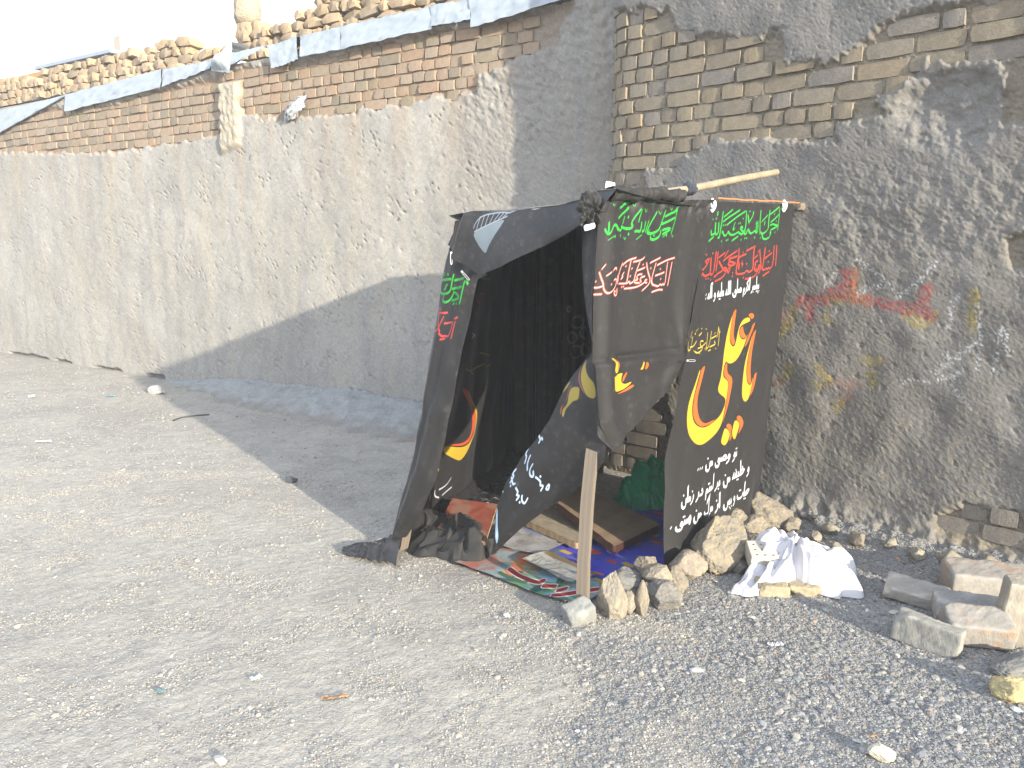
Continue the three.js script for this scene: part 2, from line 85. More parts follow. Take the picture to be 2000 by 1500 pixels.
  apTop: [[-4.721,-.006,-4.155,.06,-3.598,.133,-3.027,.132,-2.533,.162,-2.244,.184,-1.97,.161,-1.583,.161,-1.175,.133]],
  apBot: [[-4.526,.126,-3.087,.498,-2.439,.506,-2.112,.597,-1.587,.609,-1.376,.582,-1.088,.6,-.726,.58]],
  flash: [[-7.62,2.715,-6.14,2.744,-6.142,2.73,-7.67,2.461],[-7.67,2.461,-6.569,2.658,-6.14,2.744,-6.142,2.725],[-6.139,2.749,-4.475,2.806,-4.491,2.652,-6.144,2.582],[-4.453,2.8,-3.741,2.799,-3.767,2.729,-4.467,2.654],[-3.742,2.791,-3.485,2.905,-3.502,2.663,-3.741,2.705],[-3.491,2.822,-3.072,2.826,-3.073,2.803,-3.498,2.723],[-3.042,2.818,-2.703,2.843,-2.677,2.672,-2.99,2.64],[-2.658,2.841,-2.221,2.848,-2.22,2.688,-2.653,2.688],[-2.221,2.848,-1.372,2.859,-1.363,2.712,-2.215,2.687],[-1.372,2.859,-1.05,2.855,-1.032,2.721,-1.363,2.725],[-1.05,2.852,-.536,2.869,-.326,2.742,-1.024,2.666]],
  bag: [[-2.766,2.36,-2.677,2.409,-2.657,2.332,-2.684,2.25,-2.771,2.242,-2.92,2.257]],
  gR: [[1.318,1.175,1.335,1.131,1.286,1.091,1.247,1.082],[1.35,1.176,1.352,1.074],[1.247,1.082,1.353,1.071,1.48,1.049,1.565,1.042,1.607,1.026],[1.667,1.125,1.66,1.071,1.652,1.04],[1.607,1.026,1.652,1.04,1.689,1.007],[1.113,1.04,1.168,1.046,1.236,1.049],[1.156,1.019,1.174,.966]],
  gY: [[1.357,1.17,1.355,1.087],[1.249,1.05,1.353,1.062,1.417,1.059],[1.603,1.007,1.635,.973,1.679,.985,1.696,1.013],[1.088,.994,1.065,.918,1.023,.888],[1.852,1.104,1.849,.977],[1.233,.738,1.264,.694,1.286,.677],[1.086,.728,1.068,.67],[1.47,.732,1.479,.695],[1.445,.8,1.452,.794],[1.495,.799,1.497,.795],[1.233,.656,1.234,.655],[1.328,.562,1.34,.59],[1.248,.978,1.256,.965],[.997,.83,1.0,.851]],
  gO: [[.969,.701,.979,.659,1.018,.643,1.061,.662],[1.312,.68,1.359,.679,1.41,.686],[1.357,.626,1.383,.623],[1.053,.979,1.041,.937]],
  gW: [[1.364,1.239,1.457,1.173,1.534,1.114],[1.68,1.226,1.636,1.148,1.55,1.078],[1.279,1.174,1.219,1.101],[1.383,1.088,1.412,1.115,1.504,1.125],[1.764,.97,1.767,1.053,1.794,1.107],[1.889,.939,1.813,.85,1.727,.769],[1.611,.721,1.741,.746,1.825,.786],[1.948,.806,1.949,.904,1.951,.984],[1.886,.811,1.882,.956,1.862,1.058],[1.758,.863,1.784,.811],[1.991,.88,1.973,.963,1.951,.984],[1.804,.724,1.881,.645]],
  t1: [[1.1437,1.1095,.664,1.0778]],
  t2: [[1.0159,.3887,.6638,.3899]],
  t3: [[1.1435,.294,.5568,.271]],
  t4: [[1.1579,.1856,.4976,.1825]],
  t5: [[.8168,.0859,.7422,.0787]]
};
// ---------- helpers
const V = (x, y, z) => new THREE.Vector3(x, y, z);
function mulberry(a) { return () => { a |= 0; a = (a + 0x6d2b79f5) | 0; let t = Math.imul(a ^ (a >>> 15), 1 | a); t = (t + Math.imul(t ^ (t >>> 7), 61 | t)) ^ t; return ((t ^ (t >>> 14)) >>> 0) / 4294967296; }; }
const rnd = mulberry(7), n2 = createNoise2D(mulberry(11)), n3 = createNoise3D(mulberry(13));
const R = (a, b) => a + (b - a) * rnd();
const fbm2 = (x, y, o = 4) => { let s = 0, a = 0.5; for (let i = 0; i < o; i++) { s += a * n2(x + i * 17.3, y - i * 9.1); x *= 2.03; y *= 2.03; a *= 0.5; } return s; };
const fbm3 = (x, y, z, o = 4) => { let s = 0, a = 0.5; for (let i = 0; i < o; i++) { s += a * n3(x + i * 17.3, y - i * 9.1, z); x *= 2.03; y *= 2.03; z *= 2.03; a *= 0.5; } return s; };
const sat = (x) => Math.min(1, Math.max(0, x)), sst = (a, b, x) => { const t = sat((x - a) / (b - a)); return t * t * (3 - 2 * t); };
const mix = (a, b, t) => a + (b - a) * t, mix3 = (a, b, t) => [mix(a[0], b[0], t), mix(a[1], b[1], t), mix(a[2], b[2], t)];
const used = {};
const numbered = (n) => { const k = (used[n] = (used[n] ?? -1) + 1); return k ? n + '_' + String(k).padStart(3, '0') : n; };
function tag(o, label, category, group) { o.userData.label = label; if (category) o.userData.category = category; if (group) o.userData.group = group; return o; }
function thing(name, label, category, group, pos = [0, 0, 0], turn = 0) {
  const o = new THREE.Group(); o.name = numbered(name); o.position.set(...pos); o.rotation.y = turn; scene.add(o);
  return tag(o, label, category, group);
}
function mesh(name, geo, mat, parent = scene) {
  const m = new THREE.Mesh(geo, mat); m.name = parent === scene ? numbered(name) : name; m.castShadow = m.receiveShadow = true; parent.add(m);
  return m;
}
function geom(pos, idx, uv, col) {
  const g = new THREE.BufferGeometry();
  g.setAttribute('position', new THREE.BufferAttribute(pos instanceof Float32Array ? pos : new Float32Array(pos), 3));
  if (uv) g.setAttribute('uv', new THREE.BufferAttribute(uv instanceof Float32Array ? uv : new Float32Array(uv), 2));
  if (col) g.setAttribute('color', new THREE.BufferAttribute(col instanceof Float32Array ? col : new Float32Array(col), 3));
  g.setIndex(idx);
  g.computeVertexNormals();
  return g;
}
// a sheet of (nu+1) x (nv+1) points: f(i, j) -> [x, y, z, u, v, r, g, b]
function sheet(nu, nv, f, colored, flip) {
  const n = (nu + 1) * (nv + 1), pos = new Float32Array(n * 3), uv = new Float32Array(n * 2), col = colored ? new Float32Array(n * 3) : null, idx = new Uint32Array(nu * nv * 6);
  let k = 0;
  for (let j = 0; j <= nv; j++) for (let i = 0; i <= nu; i++, k++) {
    const p = f(i, j);
    pos.set([p[0], p[1], p[2]], k * 3); uv.set([p[3], p[4]], k * 2);
    if (col) col.set([p[5], p[6], p[7]], k * 3);
  }
  k = 0;
  for (let j = 0; j < nv; j++) for (let i = 0; i < nu; i++) {
    const a = j * (nu + 1) + i, b = a + 1, c = a + nu + 1, d = c + 1;
    if (flip) { idx[k++] = a; idx[k++] = c; idx[k++] = b; idx[k++] = b; idx[k++] = c; idx[k++] = d; } else { idx[k++] = a; idx[k++] = b; idx[k++] = c; idx[k++] = b; idx[k++] = d; idx[k++] = c; }
  }
  return geom(pos, new THREE.BufferAttribute(idx, 1), uv, col);
}
const axis = (parts) => { const a = []; for (const [from, to, step] of parts) { const n = Math.max(1, Math.round((to - from) / step)); for (let i = 0; i < n; i++) a.push(from + ((to - from) * i) / n); } a.push(parts[parts.length - 1][1]); return a; };
function inPoly(p, x, y) { let s = false; for (let i = 0, j = p.length - 2; i < p.length; j = i, i += 2) if ((p[i + 1] > y) !== (p[j + 1] > y) && x < ((p[j] - p[i]) * (y - p[i + 1])) / (p[j + 1] - p[i + 1]) + p[i]) s = !s; return s; }
function lineDist(p, x, y) { let d = 1e9; for (let i = 0; i + 3 < p.length; i += 2) { const ax = p[i], ay = p[i + 1], bx = p[i + 2] - ax, by = p[i + 3] - ay, t = sat(((x - ax) * bx + (y - ay) * by) / (bx * bx + by * by || 1)); d = Math.min(d, Math.hypot(x - ax - bx * t, y - ay - by * t)); } return d; }
const polyDist = (p, x, y) => (inPoly(p, x, y) ? 1 : -1) * lineDist([...p, p[0], p[1]], x, y);   // positive inside
function along(p, t) { // point at share t of a polyline's length
  let L = 0; const l = []; for (let i = 2; i < p.length; i += 2) { const d = Math.hypot(p[i] - p[i - 2], p[i + 1] - p[i - 1]); l.push(d); L += d; }
  let s = t * L; for (let i = 0; i < l.length; i++) { if (s <= l[i] || i === l.length - 1) { const k = l[i] ? s / l[i] : 0; return [mix(p[2 * i], p[2 * i + 2], k), mix(p[2 * i + 1], p[2 * i + 3], k)]; } s -= l[i]; }
}
// ---------- textures (grain only)
function tile(N, make) { const d = new Uint8Array(N * N * 4); for (let y = 0; y < N; y++) for (let x = 0; x < N; x++) { const c = make(x / N, y / N); for (let k = 0; k < 3; k++) d[(y * N + x) * 4 + k] = 255 * sat(Array.isArray(c) ? c[k] : c); d[(y * N + x) * 4 + 3] = 255; } const t = new THREE.DataTexture(d, N, N); t.wrapS = t.wrapT = THREE.RepeatWrapping; t.magFilter = THREE.LinearFilter; t.needsUpdate = true; return t; }
const hash = (x, y, s) => { let h = Math.imul(x, 374761393) ^ Math.imul(y, 668265263) ^ Math.imul(Math.round(s * 10), 974711); h = Math.imul(h ^ (h >>> 13), 1274126177); return ((h ^ (h >>> 16)) >>> 0) / 2147483648 - 1; };
const per = (x, y, f, s) => { // value noise that repeats over the unit square, f cells a side
  const X = x * f, Y = y * f, i = Math.floor(X), j = Math.floor(Y), u = X - i, v = Y - j, a = u * u * (3 - 2 * u), b = v * v * (3 - 2 * v), h = (p, q) => hash(((p % f) + f) % f, ((q % f) + f) % f, s);
  return mix(mix(h(i, j), h(i + 1, j), a), mix(h(i, j + 1), h(i + 1, j + 1), a), b);
};
const grit = tile(512, (x, y) => { const a = per(x, y, 26, 3), b = per(x, y, 60, 9), c = per(x, y, 130, 1); const v = 0.84 + 0.05 * a + 0.07 * b + 0.1 * c; return [v * 1.0, v * 0.99, v * 0.98]; });
const gritBump = tile(512, (x, y) => 0.5 + 0.2 * per(x, y, 24, 5) + 0.16 * per(x, y, 60, 2) + 0.16 * per(x, y, 140, 8));
const weave = tile(256, (x, y) => 0.5 + 0.28 * Math.sin(x * 2 * Math.PI * 64) * Math.sin(y * 2 * Math.PI * 64) + 0.12 * per(x, y, 14, 4));
const woodMap = tile(512, (x, y) => { const v = 0.78 + 0.13 * Math.sin(2 * Math.PI * (x * 9 + 0.35 * per(x, y * 0 + y, 2, 3))) * 0.6 + 0.12 * n2(x * 90, y * 2.5) + 0.05 * per(x, y, 60, 7); return [v, v * 0.97, v * 0.93]; });
const std = (c, o = {}) => new THREE.MeshStandardMaterial({ color: new THREE.Color().setRGB(...c), roughness: 0.92, side: THREE.DoubleSide, ...o });
const mPlaster = std([1, 1, 1], { vertexColors: true, map: grit, bumpMap: gritBump, bumpScale: 0.0013, roughness: 0.97 });
const brickTones = [[0.255, 0.212, 0.148], [0.24, 0.2, 0.145], [0.268, 0.225, 0.158], [0.228, 0.195, 0.145], [0.258, 0.208, 0.14], [0.24, 0.208, 0.158]];
const mBrick = brickTones.map((c) => std(c, { map: grit, bumpMap: gritBump, bumpScale: 0.0015 }));
const mBrickRed = [[0.325, 0.245, 0.175], [0.315, 0.245, 0.178], [0.295, 0.235, 0.172], [0.33, 0.235, 0.16], [0.325, 0.26, 0.195]].map((c) => std(c, { map: grit, bumpMap: gritBump, bumpScale: 0.0015 }));
const mBrickGrey = [[0.2, 0.18, 0.15], [0.225, 0.2, 0.168]].map((c) => std(c, { map: grit, bumpMap: gritBump, bumpScale: 0.002 }));
const mLoose = [[0.36, 0.27, 0.175], [0.33, 0.255, 0.175], [0.38, 0.275, 0.17], [0.3, 0.235, 0.16], [0.4, 0.3, 0.2]].map((c) => std(c, { map: grit, bumpMap: gritBump, bumpScale: 0.0015 }));
const mStone = std([1, 1, 1], { vertexColors: true, roughness: 0.95 });
const mWood = std([0.2, 0.168, 0.135], { map: woodMap, roughness: 0.8 });
const mTin = std([0.33, 0.375, 0.42], { roughness: 0.6, metalness: 0.1, vertexColors: true });

// ---------- brick shapes: boxes of unit size with knocked-off edges, a few variants
function brickShape(seed, worn) {
  const r = mulberry(seed), g = new THREE.BoxGeometry(1, 1, 1, 3, 2, 2), p = g.attributes.position, done = new Map();
  for (let i = 0; i < p.count; i++) {
    const key = [p.getX(i), p.getY(i), p.getZ(i)].map((v) => v.toFixed(3)).join();
    if (!done.has(key)) {
      const e = ['getX', 'getY', 'getZ'].filter((k) => Math.abs(p[k](i)) > 0.49).length, s = e === 3 ? 1 - worn * (0.6 + r()) : e === 2 ? 1 - worn * 0.4 * r() : 1;
      done.set(key, [p.getX(i) * (s + (1 - s) * 0.5) + (r() - 0.5) * worn * 0.3, p.getY(i) * s + (r() - 0.5) * worn * 0.5, p.getZ(i) * s + (r() - 0.5) * worn * 0.4]);
    }
    p.setXYZ(i, ...done.get(key));
  }
  const q = toCreasedNormals(g, 0.5), uv = q.attributes.uv;
  for (let i = 0; i < uv.count; i++) uv.setXY(i, uv.getX(i) * 0.4 + r() * 0, uv.getY(i) * 0.2);
  return q;
}
const wallBricks = Array.from({ length: 8 }, (_, i) => brickShape(100 + i, 0.09)), looseBricks = Array.from({ length: 8 }, (_, i) => brickShape(200 + i, 0.24));

function roughBlock(seed, L, H, D, tone, stain, worn = 0.007) { // a single brick seen close: rounded worn edges, pitted faces, stains
  const r = mulberry(seed), g0 = new THREE.BoxGeometry(L, H, D, 26, 12, 14), o = [r() * 50, r() * 50]; g0.deleteAttribute('uv'); g0.deleteAttribute('normal');
  const g = mergeVertices(g0, 1e-5), p = g.attributes.position, col = new Float32Array(p.count * 3), uv = new Float32Array(p.count * 2);
  const cut = Array.from({ length: 3 }, () => [(r() < 0.5 ? -1 : 1) * L / 2, (r() < 0.5 ? -1 : 1) * H / 2, (r() < 0.5 ? -1 : 1) * D / 2, 0.015 + 0.03 * r()]);
  for (let i = 0; i < p.count; i++) {
    const x = p.getX(i), y = p.getY(i), z = p.getZ(i), e = worn * (1 + 0.8 * fbm3(x * 14 + seed, y * 14, z * 14, 2)), q = [x, y, z], h = [L / 2 - e, H / 2 - e, D / 2 - e], c = q.map((v, k) => Math.max(-h[k], Math.min(h[k], v))), d = q.map((v, k) => v - c[k]), len = Math.hypot(...d), s = len > e ? e / len : 1, n = c.map((v, k) => v + d[k] * s);
    for (const [cx, cy, cz, cr] of cut) { const dd = Math.hypot(n[0] - cx, n[1] - cy, n[2] - cz), m = sst(cr, 0, dd) * 0.4; n[0] -= cx * m * 0.3; n[1] -= cy * m; n[2] -= cz * m * 0.5; }
    const w = 0.0035 * fbm3(n[0] * 20 + o[0], n[1] * 20, n[2] * 20, 3) + 0.0014 * n3(n[0] * 90, n[1] * 90 + o[1], n[2] * 90), l = Math.hypot(n[0] / L, n[1] / H, n[2] / D) || 1;
    p.setXYZ(i, n[0] + (n[0] / L / l) * w, n[1] + (n[1] / H / l) * w, n[2] + (n[2] / D / l) * w);
    const b = fbm3(x * 9 + o[0], y * 9, z * 9 + o[1], 3), f = n3(x * 110, y * 110, z * 110), k = 1 + 0.22 * b + 0.12 * f, cc = mix3(tone, stain, sat(b * 2.2 - 0.15));
    col.set(cc.map((v) => v * k), i * 3); uv.set([x * 3 + y, z * 3 + y], i * 2);
  }
  g.setAttribute('color', new THREE.BufferAttribute(col, 3)); g.setAttribute('uv', new THREE.BufferAttribute(uv, 2)); g.computeVertexNormals();
  return g;
}

// ---------- right wall: old brick under broken plaster
const P0 = V(0.583, 0, -4.56), uR = V(0.695, 0, 0.719).normalize(), nR = V(-uR.z, 0, uR.x), uS = -0.13, rEnd = 0.16, cEnd = P0.clone().addScaledVector(uR, uS + rEnd).addScaledVector(nR, -rEnd);
function rightPos(u, y, d) {
  if (u >= uS + rEnd) return P0.clone().addScaledVector(uR, u).addScaledVector(nR, d).setY(y);
  const a = (uS + rEnd - u) / rEnd, b = Math.min(a, 1.75), o = nR.clone().multiplyScalar(Math.cos(b)).addScaledVector(uR, -Math.sin(b));
  const tan = nR.clone().multiplyScalar(-Math.sin(b)).addScaledVector(uR, -Math.cos(b));
  return cEnd.clone().addScaledVector(o, rEnd + d).addScaledVector(tan, (a - b) * rEnd).setY(y);
}
const wob = (u, y, s) => [u + 0.035 * fbm2(u * 7 + s, y * 7) + 0.009 * n2(u * 24, y * 24 + s), y + 0.035 * fbm2(u * 7, y * 7 + 40 + s) + 0.009 * n2(u * 24 + 9, y * 24 + s)];
const maskOf = (polys, u, y, s) => { const [a, b] = wob(u, y, s); let m = -1; for (const p of polys) m = Math.max(m, polyDist(p, a, b)); return m; };
const hole = (u, y) => { const [a, b] = wob(u, y, 3); return sst(-0.035, 0.11, polyDist(S.rHole[0], a, b)); };
const rightBare = (u, y) => sst(-0.02, 0.022, maskOf(S.rBrick, u, y, 0));
function rightDepth(u, y) {
  if (u > 2.6 || u < -0.34) return 0.03 + 0.02 * fbm2(u * 2, y * 2);
  const bare = rightBare(u, y), h = hole(u, y), low = sst(0.9, 0.2, y);
  const lumps = 0.013 * fbm2(u * 2.6, y * 2.6, 2) + 0.0013 * fbm2(u * 26, y * 26, 3) * (0.7 + low), pit = -0.005 * sst(0.35, 0.6, fbm2(u * 13 + 50, y * 13, 3));
  let d = mix(0.03 + lumps + pit + 0.0014 * n2(u * 75, y * 75), 0.004 + 0.004 * n2(u * 40, y * 40), bare);
  const rough = sst(1.15, 1.35, y) * sst(1.75, 1.5, y) * sst(1.0, 1.3, u);   // the gouged band beside the hanging
  d += rough * 0.007 * (fbm2(u * 13 + 5, y * 13, 4) + Math.abs(n2(u * 27, y * 27)) * 0.5 - 0.2);
  d -= h * (0.04 - 0.016 * fbm2(u * 8, y * 8));
  d += sst(0.16, 0, y) * (0.05 + 0.05 * fbm2(u * 9, y * 9)) * sst(0.9, 1.2, u);
  return d;
}
const spray = (list, u, y, w) => { let s = 0; for (const p of list) s = Math.max(s, 1 - sst(w * 0.35, w, lineDist(p, u, y) + 0.012 * n2(u * 60, y * 60))); return s; };
{
  const wall = thing('brick_wall', 'tall brick wall with broken grey plaster and sprayed paint behind the tent', 'wall');
  wall.userData.kind = 'thing';
  const us = axis([[-0.65, -0.28, 0.03], [-0.28, 2.42, 0.0062], [2.42, 2.8, 0.03], [2.8, 9, 0.2]]), ys = axis([[-0.1, 2.78, 0.0064], [2.78, 3.4, 0.05]]);
  const g = sheet(us.length - 1, ys.length - 1, (i, j) => {
    const u = us[i], y = ys[j], d = rightDepth(u, y), p = rightPos(u, y, d), bare = rightBare(u, y);
    const big = fbm2(u * 2.2 + 3, y * 1.1, 3), fine = n2(u * 120, y * 120), mid = fbm2(u * 16, y * 16, 3), low = sst(1.0, 0.1, y);
    let c = mix3([0.172, 0.164, 0.15], [0.222, 0.213, 0.197], sat(0.5 + big));
    c = mix3(c, [0.145, 0.134, 0.118], sat(mid * 1.4) * 0.4);
    c = mix3(c, [0.29, 0.25, 0.17], sat(mid * 1.3 - 0.25 + fine * 1.1) * (0.3 + 0.4 * low) * sst(2.0, 1.2, y));
    c = mix3(c, [0.22, 0.187, 0.135], bare * 0.85);
    if (u > 1 && u < 2.4 && y > 0.3 && y < 1.4) {
      const br = 0.75 + 0.35 * fine;
      c = mix3(c, [0.4, 0.3, 0.04], sat(spray(S.gY, u, y, 0.032) * 1.2 * br * sst(-0.5, 0.4, n2(u * 45, y * 45) + 0.5 * fine)) * 0.75);
      c = mix3(c, [0.42, 0.12, 0.05], sat(spray(S.gO, u, y, 0.03) * br * sst(-0.4, 0.5, n2(u * 45, y * 45) + 0.5 * fine)) * 0.55);
      c = mix3(c, [0.36, 0.06, 0.055], sat(spray(S.gR, u, y, 0.034) * 1.3 * br * sst(-0.75, 0.3, n2(u * 45 + 3, y * 45) + 0.5 * fine)) * 0.8);
      const w = spray(S.gW, u, y, 0.011); c = mix3(c, [0.6, 0.62, 0.62], w * sst(-0.2, 0.35, n2(u * 85 + 7, y * 85)) * 0.75);
    }
    const k = 1 + 0.13 * fine + 0.06 * n2(u * 60, y * 60 + 5) + 0.2 * sst(0.62, 0.85, n2(u * 150 + 3, y * 150)) * sst(1.9, 1.2, y); return [p.x, p.y, p.z, u / 0.45, y / 0.45, c[0] * k, c[1] * k, c[2] * k];
  }, true);
  mesh('plaster', g, mPlaster, wall);
  // back and top of the wall, so that it has thickness
  const core = [[-0.28, 0.12], [9, 0.12], [9, -0.5], [-0.28, -0.5]].map(([u, d]) => P0.clone().addScaledVector(uR, u + 0.2).addScaledVector(nR, d - 0.2));
  const pos = [], idx = []; core.forEach((p) => { pos.push(p.x, -0.1, p.z, p.x, 3.39, p.z); });
  for (let i = 0; i < 4; i++) { const a = 2 * i, b = 2 * ((i + 1) % 4); idx.push(a, b, a + 1, b, b + 1, a + 1); } idx.push(1, 3, 5, 1, 5, 7);
  const core0 = geom(pos, idx, pos.map((_, i) => i).filter((i) => i % 3).map(() => 0), pos.map(() => 0.2)); mesh('wall_core', core0, mPlaster, wall);
  // bricks
  const pitch = 0.0755;
  for (let row = 0; row < 37; row++) {
    const y = 0.03 + (row + 0.5) * pitch; let u = -0.26 + (row % 2) * 0.05 + R(-0.02, 0.02);
    while (u < 2.5) {
      const end = u < 0.03, L = end ? R(0.07, 0.11) : rnd() < 0.55 ? R(0.09, 0.115) : R(0.195, 0.225), c = u + L / 2;
      if (rightBare(c, y) > 0.45 || (rightBare(c - L * 0.35, y) > 0.6 && rightBare(c + L * 0.35, y) > 0.6)) {
        if (hole(c, y) < 0.3) {
          const low = y < 1.6, m = low ? mBrickGrey[Math.floor(rnd() * 2)] : rnd() < 0.1 ? mBrickGrey[1] : mBrick[Math.floor(rnd() * 6)];
          const b = mesh('brick', wallBricks[Math.floor(rnd() * 8)], m, wall), dep = 0.09, p = rightPos(c, y + R(-0.003, 0.003), (low ? 0.02 : 0.016) + R(-0.008, 0.008) - dep / 2), q = rightPos(c + 0.01, y, 0), q0 = rightPos(c - 0.01, y, 0);
          b.position.copy(p); b.rotation.set(R(-0.03, 0.03), Math.atan2(-(q.z - q0.z), q.x - q0.x) + R(-0.035, 0.035), R(-0.02, 0.02));
          b.scale.set(L - R(0.006, 0.014), pitch - R(0.006, 0.011), dep);
        }
      }
      u += L + 0.004;
    }
  }
}

// ---------- left wall: plastered, brick band on top, tin capping, loose bricks above
const PL = V(0.61, 0, -4.95), uL = V(0.829, 0, 0.559).normalize(), nL = V(-uL.z, 0, uL.x);
const leftPos = (t, y, d) => PL.clone().addScaledVector(uL, t).addScaledVector(nL, d).setY(y);
const leftBare = (t, y) => { const [a, b] = [t + 0.06 * fbm2(t * 3, y * 3), y + 0.05 * fbm2(t * 5, y * 5 + 9) + 0.012 * n2(t * 14, y * 14)]; return sst(-0.015, 0.025, polyDist(S.lBrick[0], a, b)) * (1 - sst(-0.02, 0.02, polyDist(S.lPil[0], t + 0.03 * n2(y * 9, 3), y))); };
const pil = (t, y) => sst(-0.03, 0.02, polyDist(S.lPil[0], t + 0.02 * n2(y * 9, 3), y));
const TOP = 2.74;
{
  const wall = thing('plastered_wall', 'long mud plastered wall with a band of brown bricks near its top', 'wall');
  wall.userData.kind = 'thing';
  const ts = axis([[-22, -8.2, 0.3], [-8.2, -4.5, 0.02], [-4.5, 0.4, 0.0125], [0.4, 0.8, 0.05]]), ys = axis([[-0.1, 0.1, 0.01], [0.1, TOP, 0.0125]]);
  const g = sheet(ts.length - 1, ys.length - 1, (i, j) => {
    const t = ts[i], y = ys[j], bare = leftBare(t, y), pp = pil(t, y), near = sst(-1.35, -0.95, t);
    let d = mix(0.03 + 0.011 * fbm2(t * 1.3, y * 1.3, 2) + 0.0035 * fbm2(t * 5, y * 5, 2) + (0.0008 + 0.003 * near) * n2(t * 40, y * 40) - 0.007 * sst(0.45, 0.62, fbm2(t * 6 + 9, y * 11, 3)) - 0.012 * sst(0.62, 0.85, n2(t * 17 + 3, y * 40)) * sst(-0.1, 0.4, fbm2(t * 2 + 40, y * 2, 2)), 0.002 * n2(t * 30, y * 30), bare);
    d += pp * (0.035 + 0.012 * fbm2(t * 14, y * 9));
    d += near * sst(1.6, 2.5, y) * 0.016 * fbm2(t * 12, y * 12, 3);
    if (t < -4.75) d -= 0.07 * sst(0.035, 0.012, y - 0.012 * n2(t * 5, 1)) * sst(-0.25, 0.15, n2(t * 1.4, 8));
    const p = leftPos(t, y, d), streak = fbm2(t * 4.5 + 0.25 * n2(y * 2, t), y * 0.5, 3), big = fbm2(t * 0.9, y * 0.9, 3), fine = n2(t * 55, y * 55), runs = sst(1.2, 2.5, y);
    let c = mix3([0.312, 0.3, 0.274], [0.368, 0.355, 0.328], sat(0.5 + big * 1.2));
    c = mix3(c, [0.385, 0.352, 0.28], sat(streak * 1.7) * 0.55);
    c = mix3(c, [0.262, 0.252, 0.234], sat(-streak * 1.6) * 0.55);
    c = mix3(c, [0.25, 0.235, 0.21], sst(0.3, 0.55, fbm2(t * 7 + 31, y * 7, 3)) * 0.5);
    c = mix3(c, [0.35, 0.275, 0.2], runs * sat(n2(t * 2.7 + 5, y * 0.35) * 1.5 - 0.3) * 0.55);
    c = mix3(c, [0.29, 0.2, 0.13], bare * 0.9); c = mix3(c, [0.4, 0.35, 0.26], pp * 0.6);
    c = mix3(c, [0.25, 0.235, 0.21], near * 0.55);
    const k = 1 + 0.06 * fine - 0.22 * sst(0.62, 0.85, n2(t * 17 + 3, y * 40)) * sst(-0.1, 0.4, fbm2(t * 2 + 40, y * 2, 2)); return [p.x, p.y, p.z, t / 0.6, y / 0.6, c[0] * k, c[1] * k, c[2] * k];
  }, true);
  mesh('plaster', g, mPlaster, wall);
  const pos = [], idx = []; for (const [t, d] of [[-22, -0.02], [0.8, -0.02], [0.8, -0.42], [-22, -0.42]]) { const p = leftPos(t, 0, d); pos.push(p.x, -0.1, p.z, p.x, TOP - 0.01, p.z); }
  for (let i = 0; i < 4; i++) { const a = 2 * i, b = 2 * ((i + 1) % 4); idx.push(a, b, a + 1, b, b + 1, a + 1); } idx.push(1, 3, 5, 1, 5, 7);
  mesh('wall_core', geom(pos, idx, pos.map((_, i) => i).filter((i) => i % 3).map(() => 0), pos.map(() => 0.25)), mPlaster, wall);
  const pitch = 0.0752, ang = Math.atan2(-uL.z, uL.x), rest = [];
  let count = 0;
  for (let row = 0; row < 10; row++) {
    const y = 2.02 + (row + 0.5) * pitch; let t = -0.55 - (row % 2) * 0.05;
    while (t > -8) {
      const L = rnd() < 0.65 ? R(0.09, 0.13) : R(0.18, 0.22), c = t - L / 2;
      if (leftBare(c, y) > 0.5 && y < TOP - 0.03) {
        const red = rnd() < 0.75, mats = red ? mBrickRed : mBrick, geo = wallBricks[Math.floor(rnd() * 8)], m = mats[Math.floor(rnd() * mats.length)], b = new THREE.Mesh(geo, m);
        b.name = 'brick'; b.castShadow = b.receiveShadow = true;
        b.position.copy(leftPos(c, y + R(-0.004, 0.004), 0.014 + R(-0.008, 0.01) - 0.04)); b.rotation.set(R(-0.03, 0.03), ang + R(-0.04, 0.04), R(-0.02, 0.02)); b.scale.set(L - R(0.004, 0.01), pitch - R(0.006, 0.012), 0.08);
        if (count++ < 300) wall.add(b); else rest.push([m, b]);
      }
      t -= L + 0.004;
    }
  }
  if (rest.length) {
    const by = rest.map(([, b]) => { b.updateMatrix(); return b.geometry.clone().applyMatrix4(b.matrix); });
    const o = mesh('bricks', mergeGeometries(by), mBrickRed[1], wall); o.userData.kind = 'stuff';
  }
}
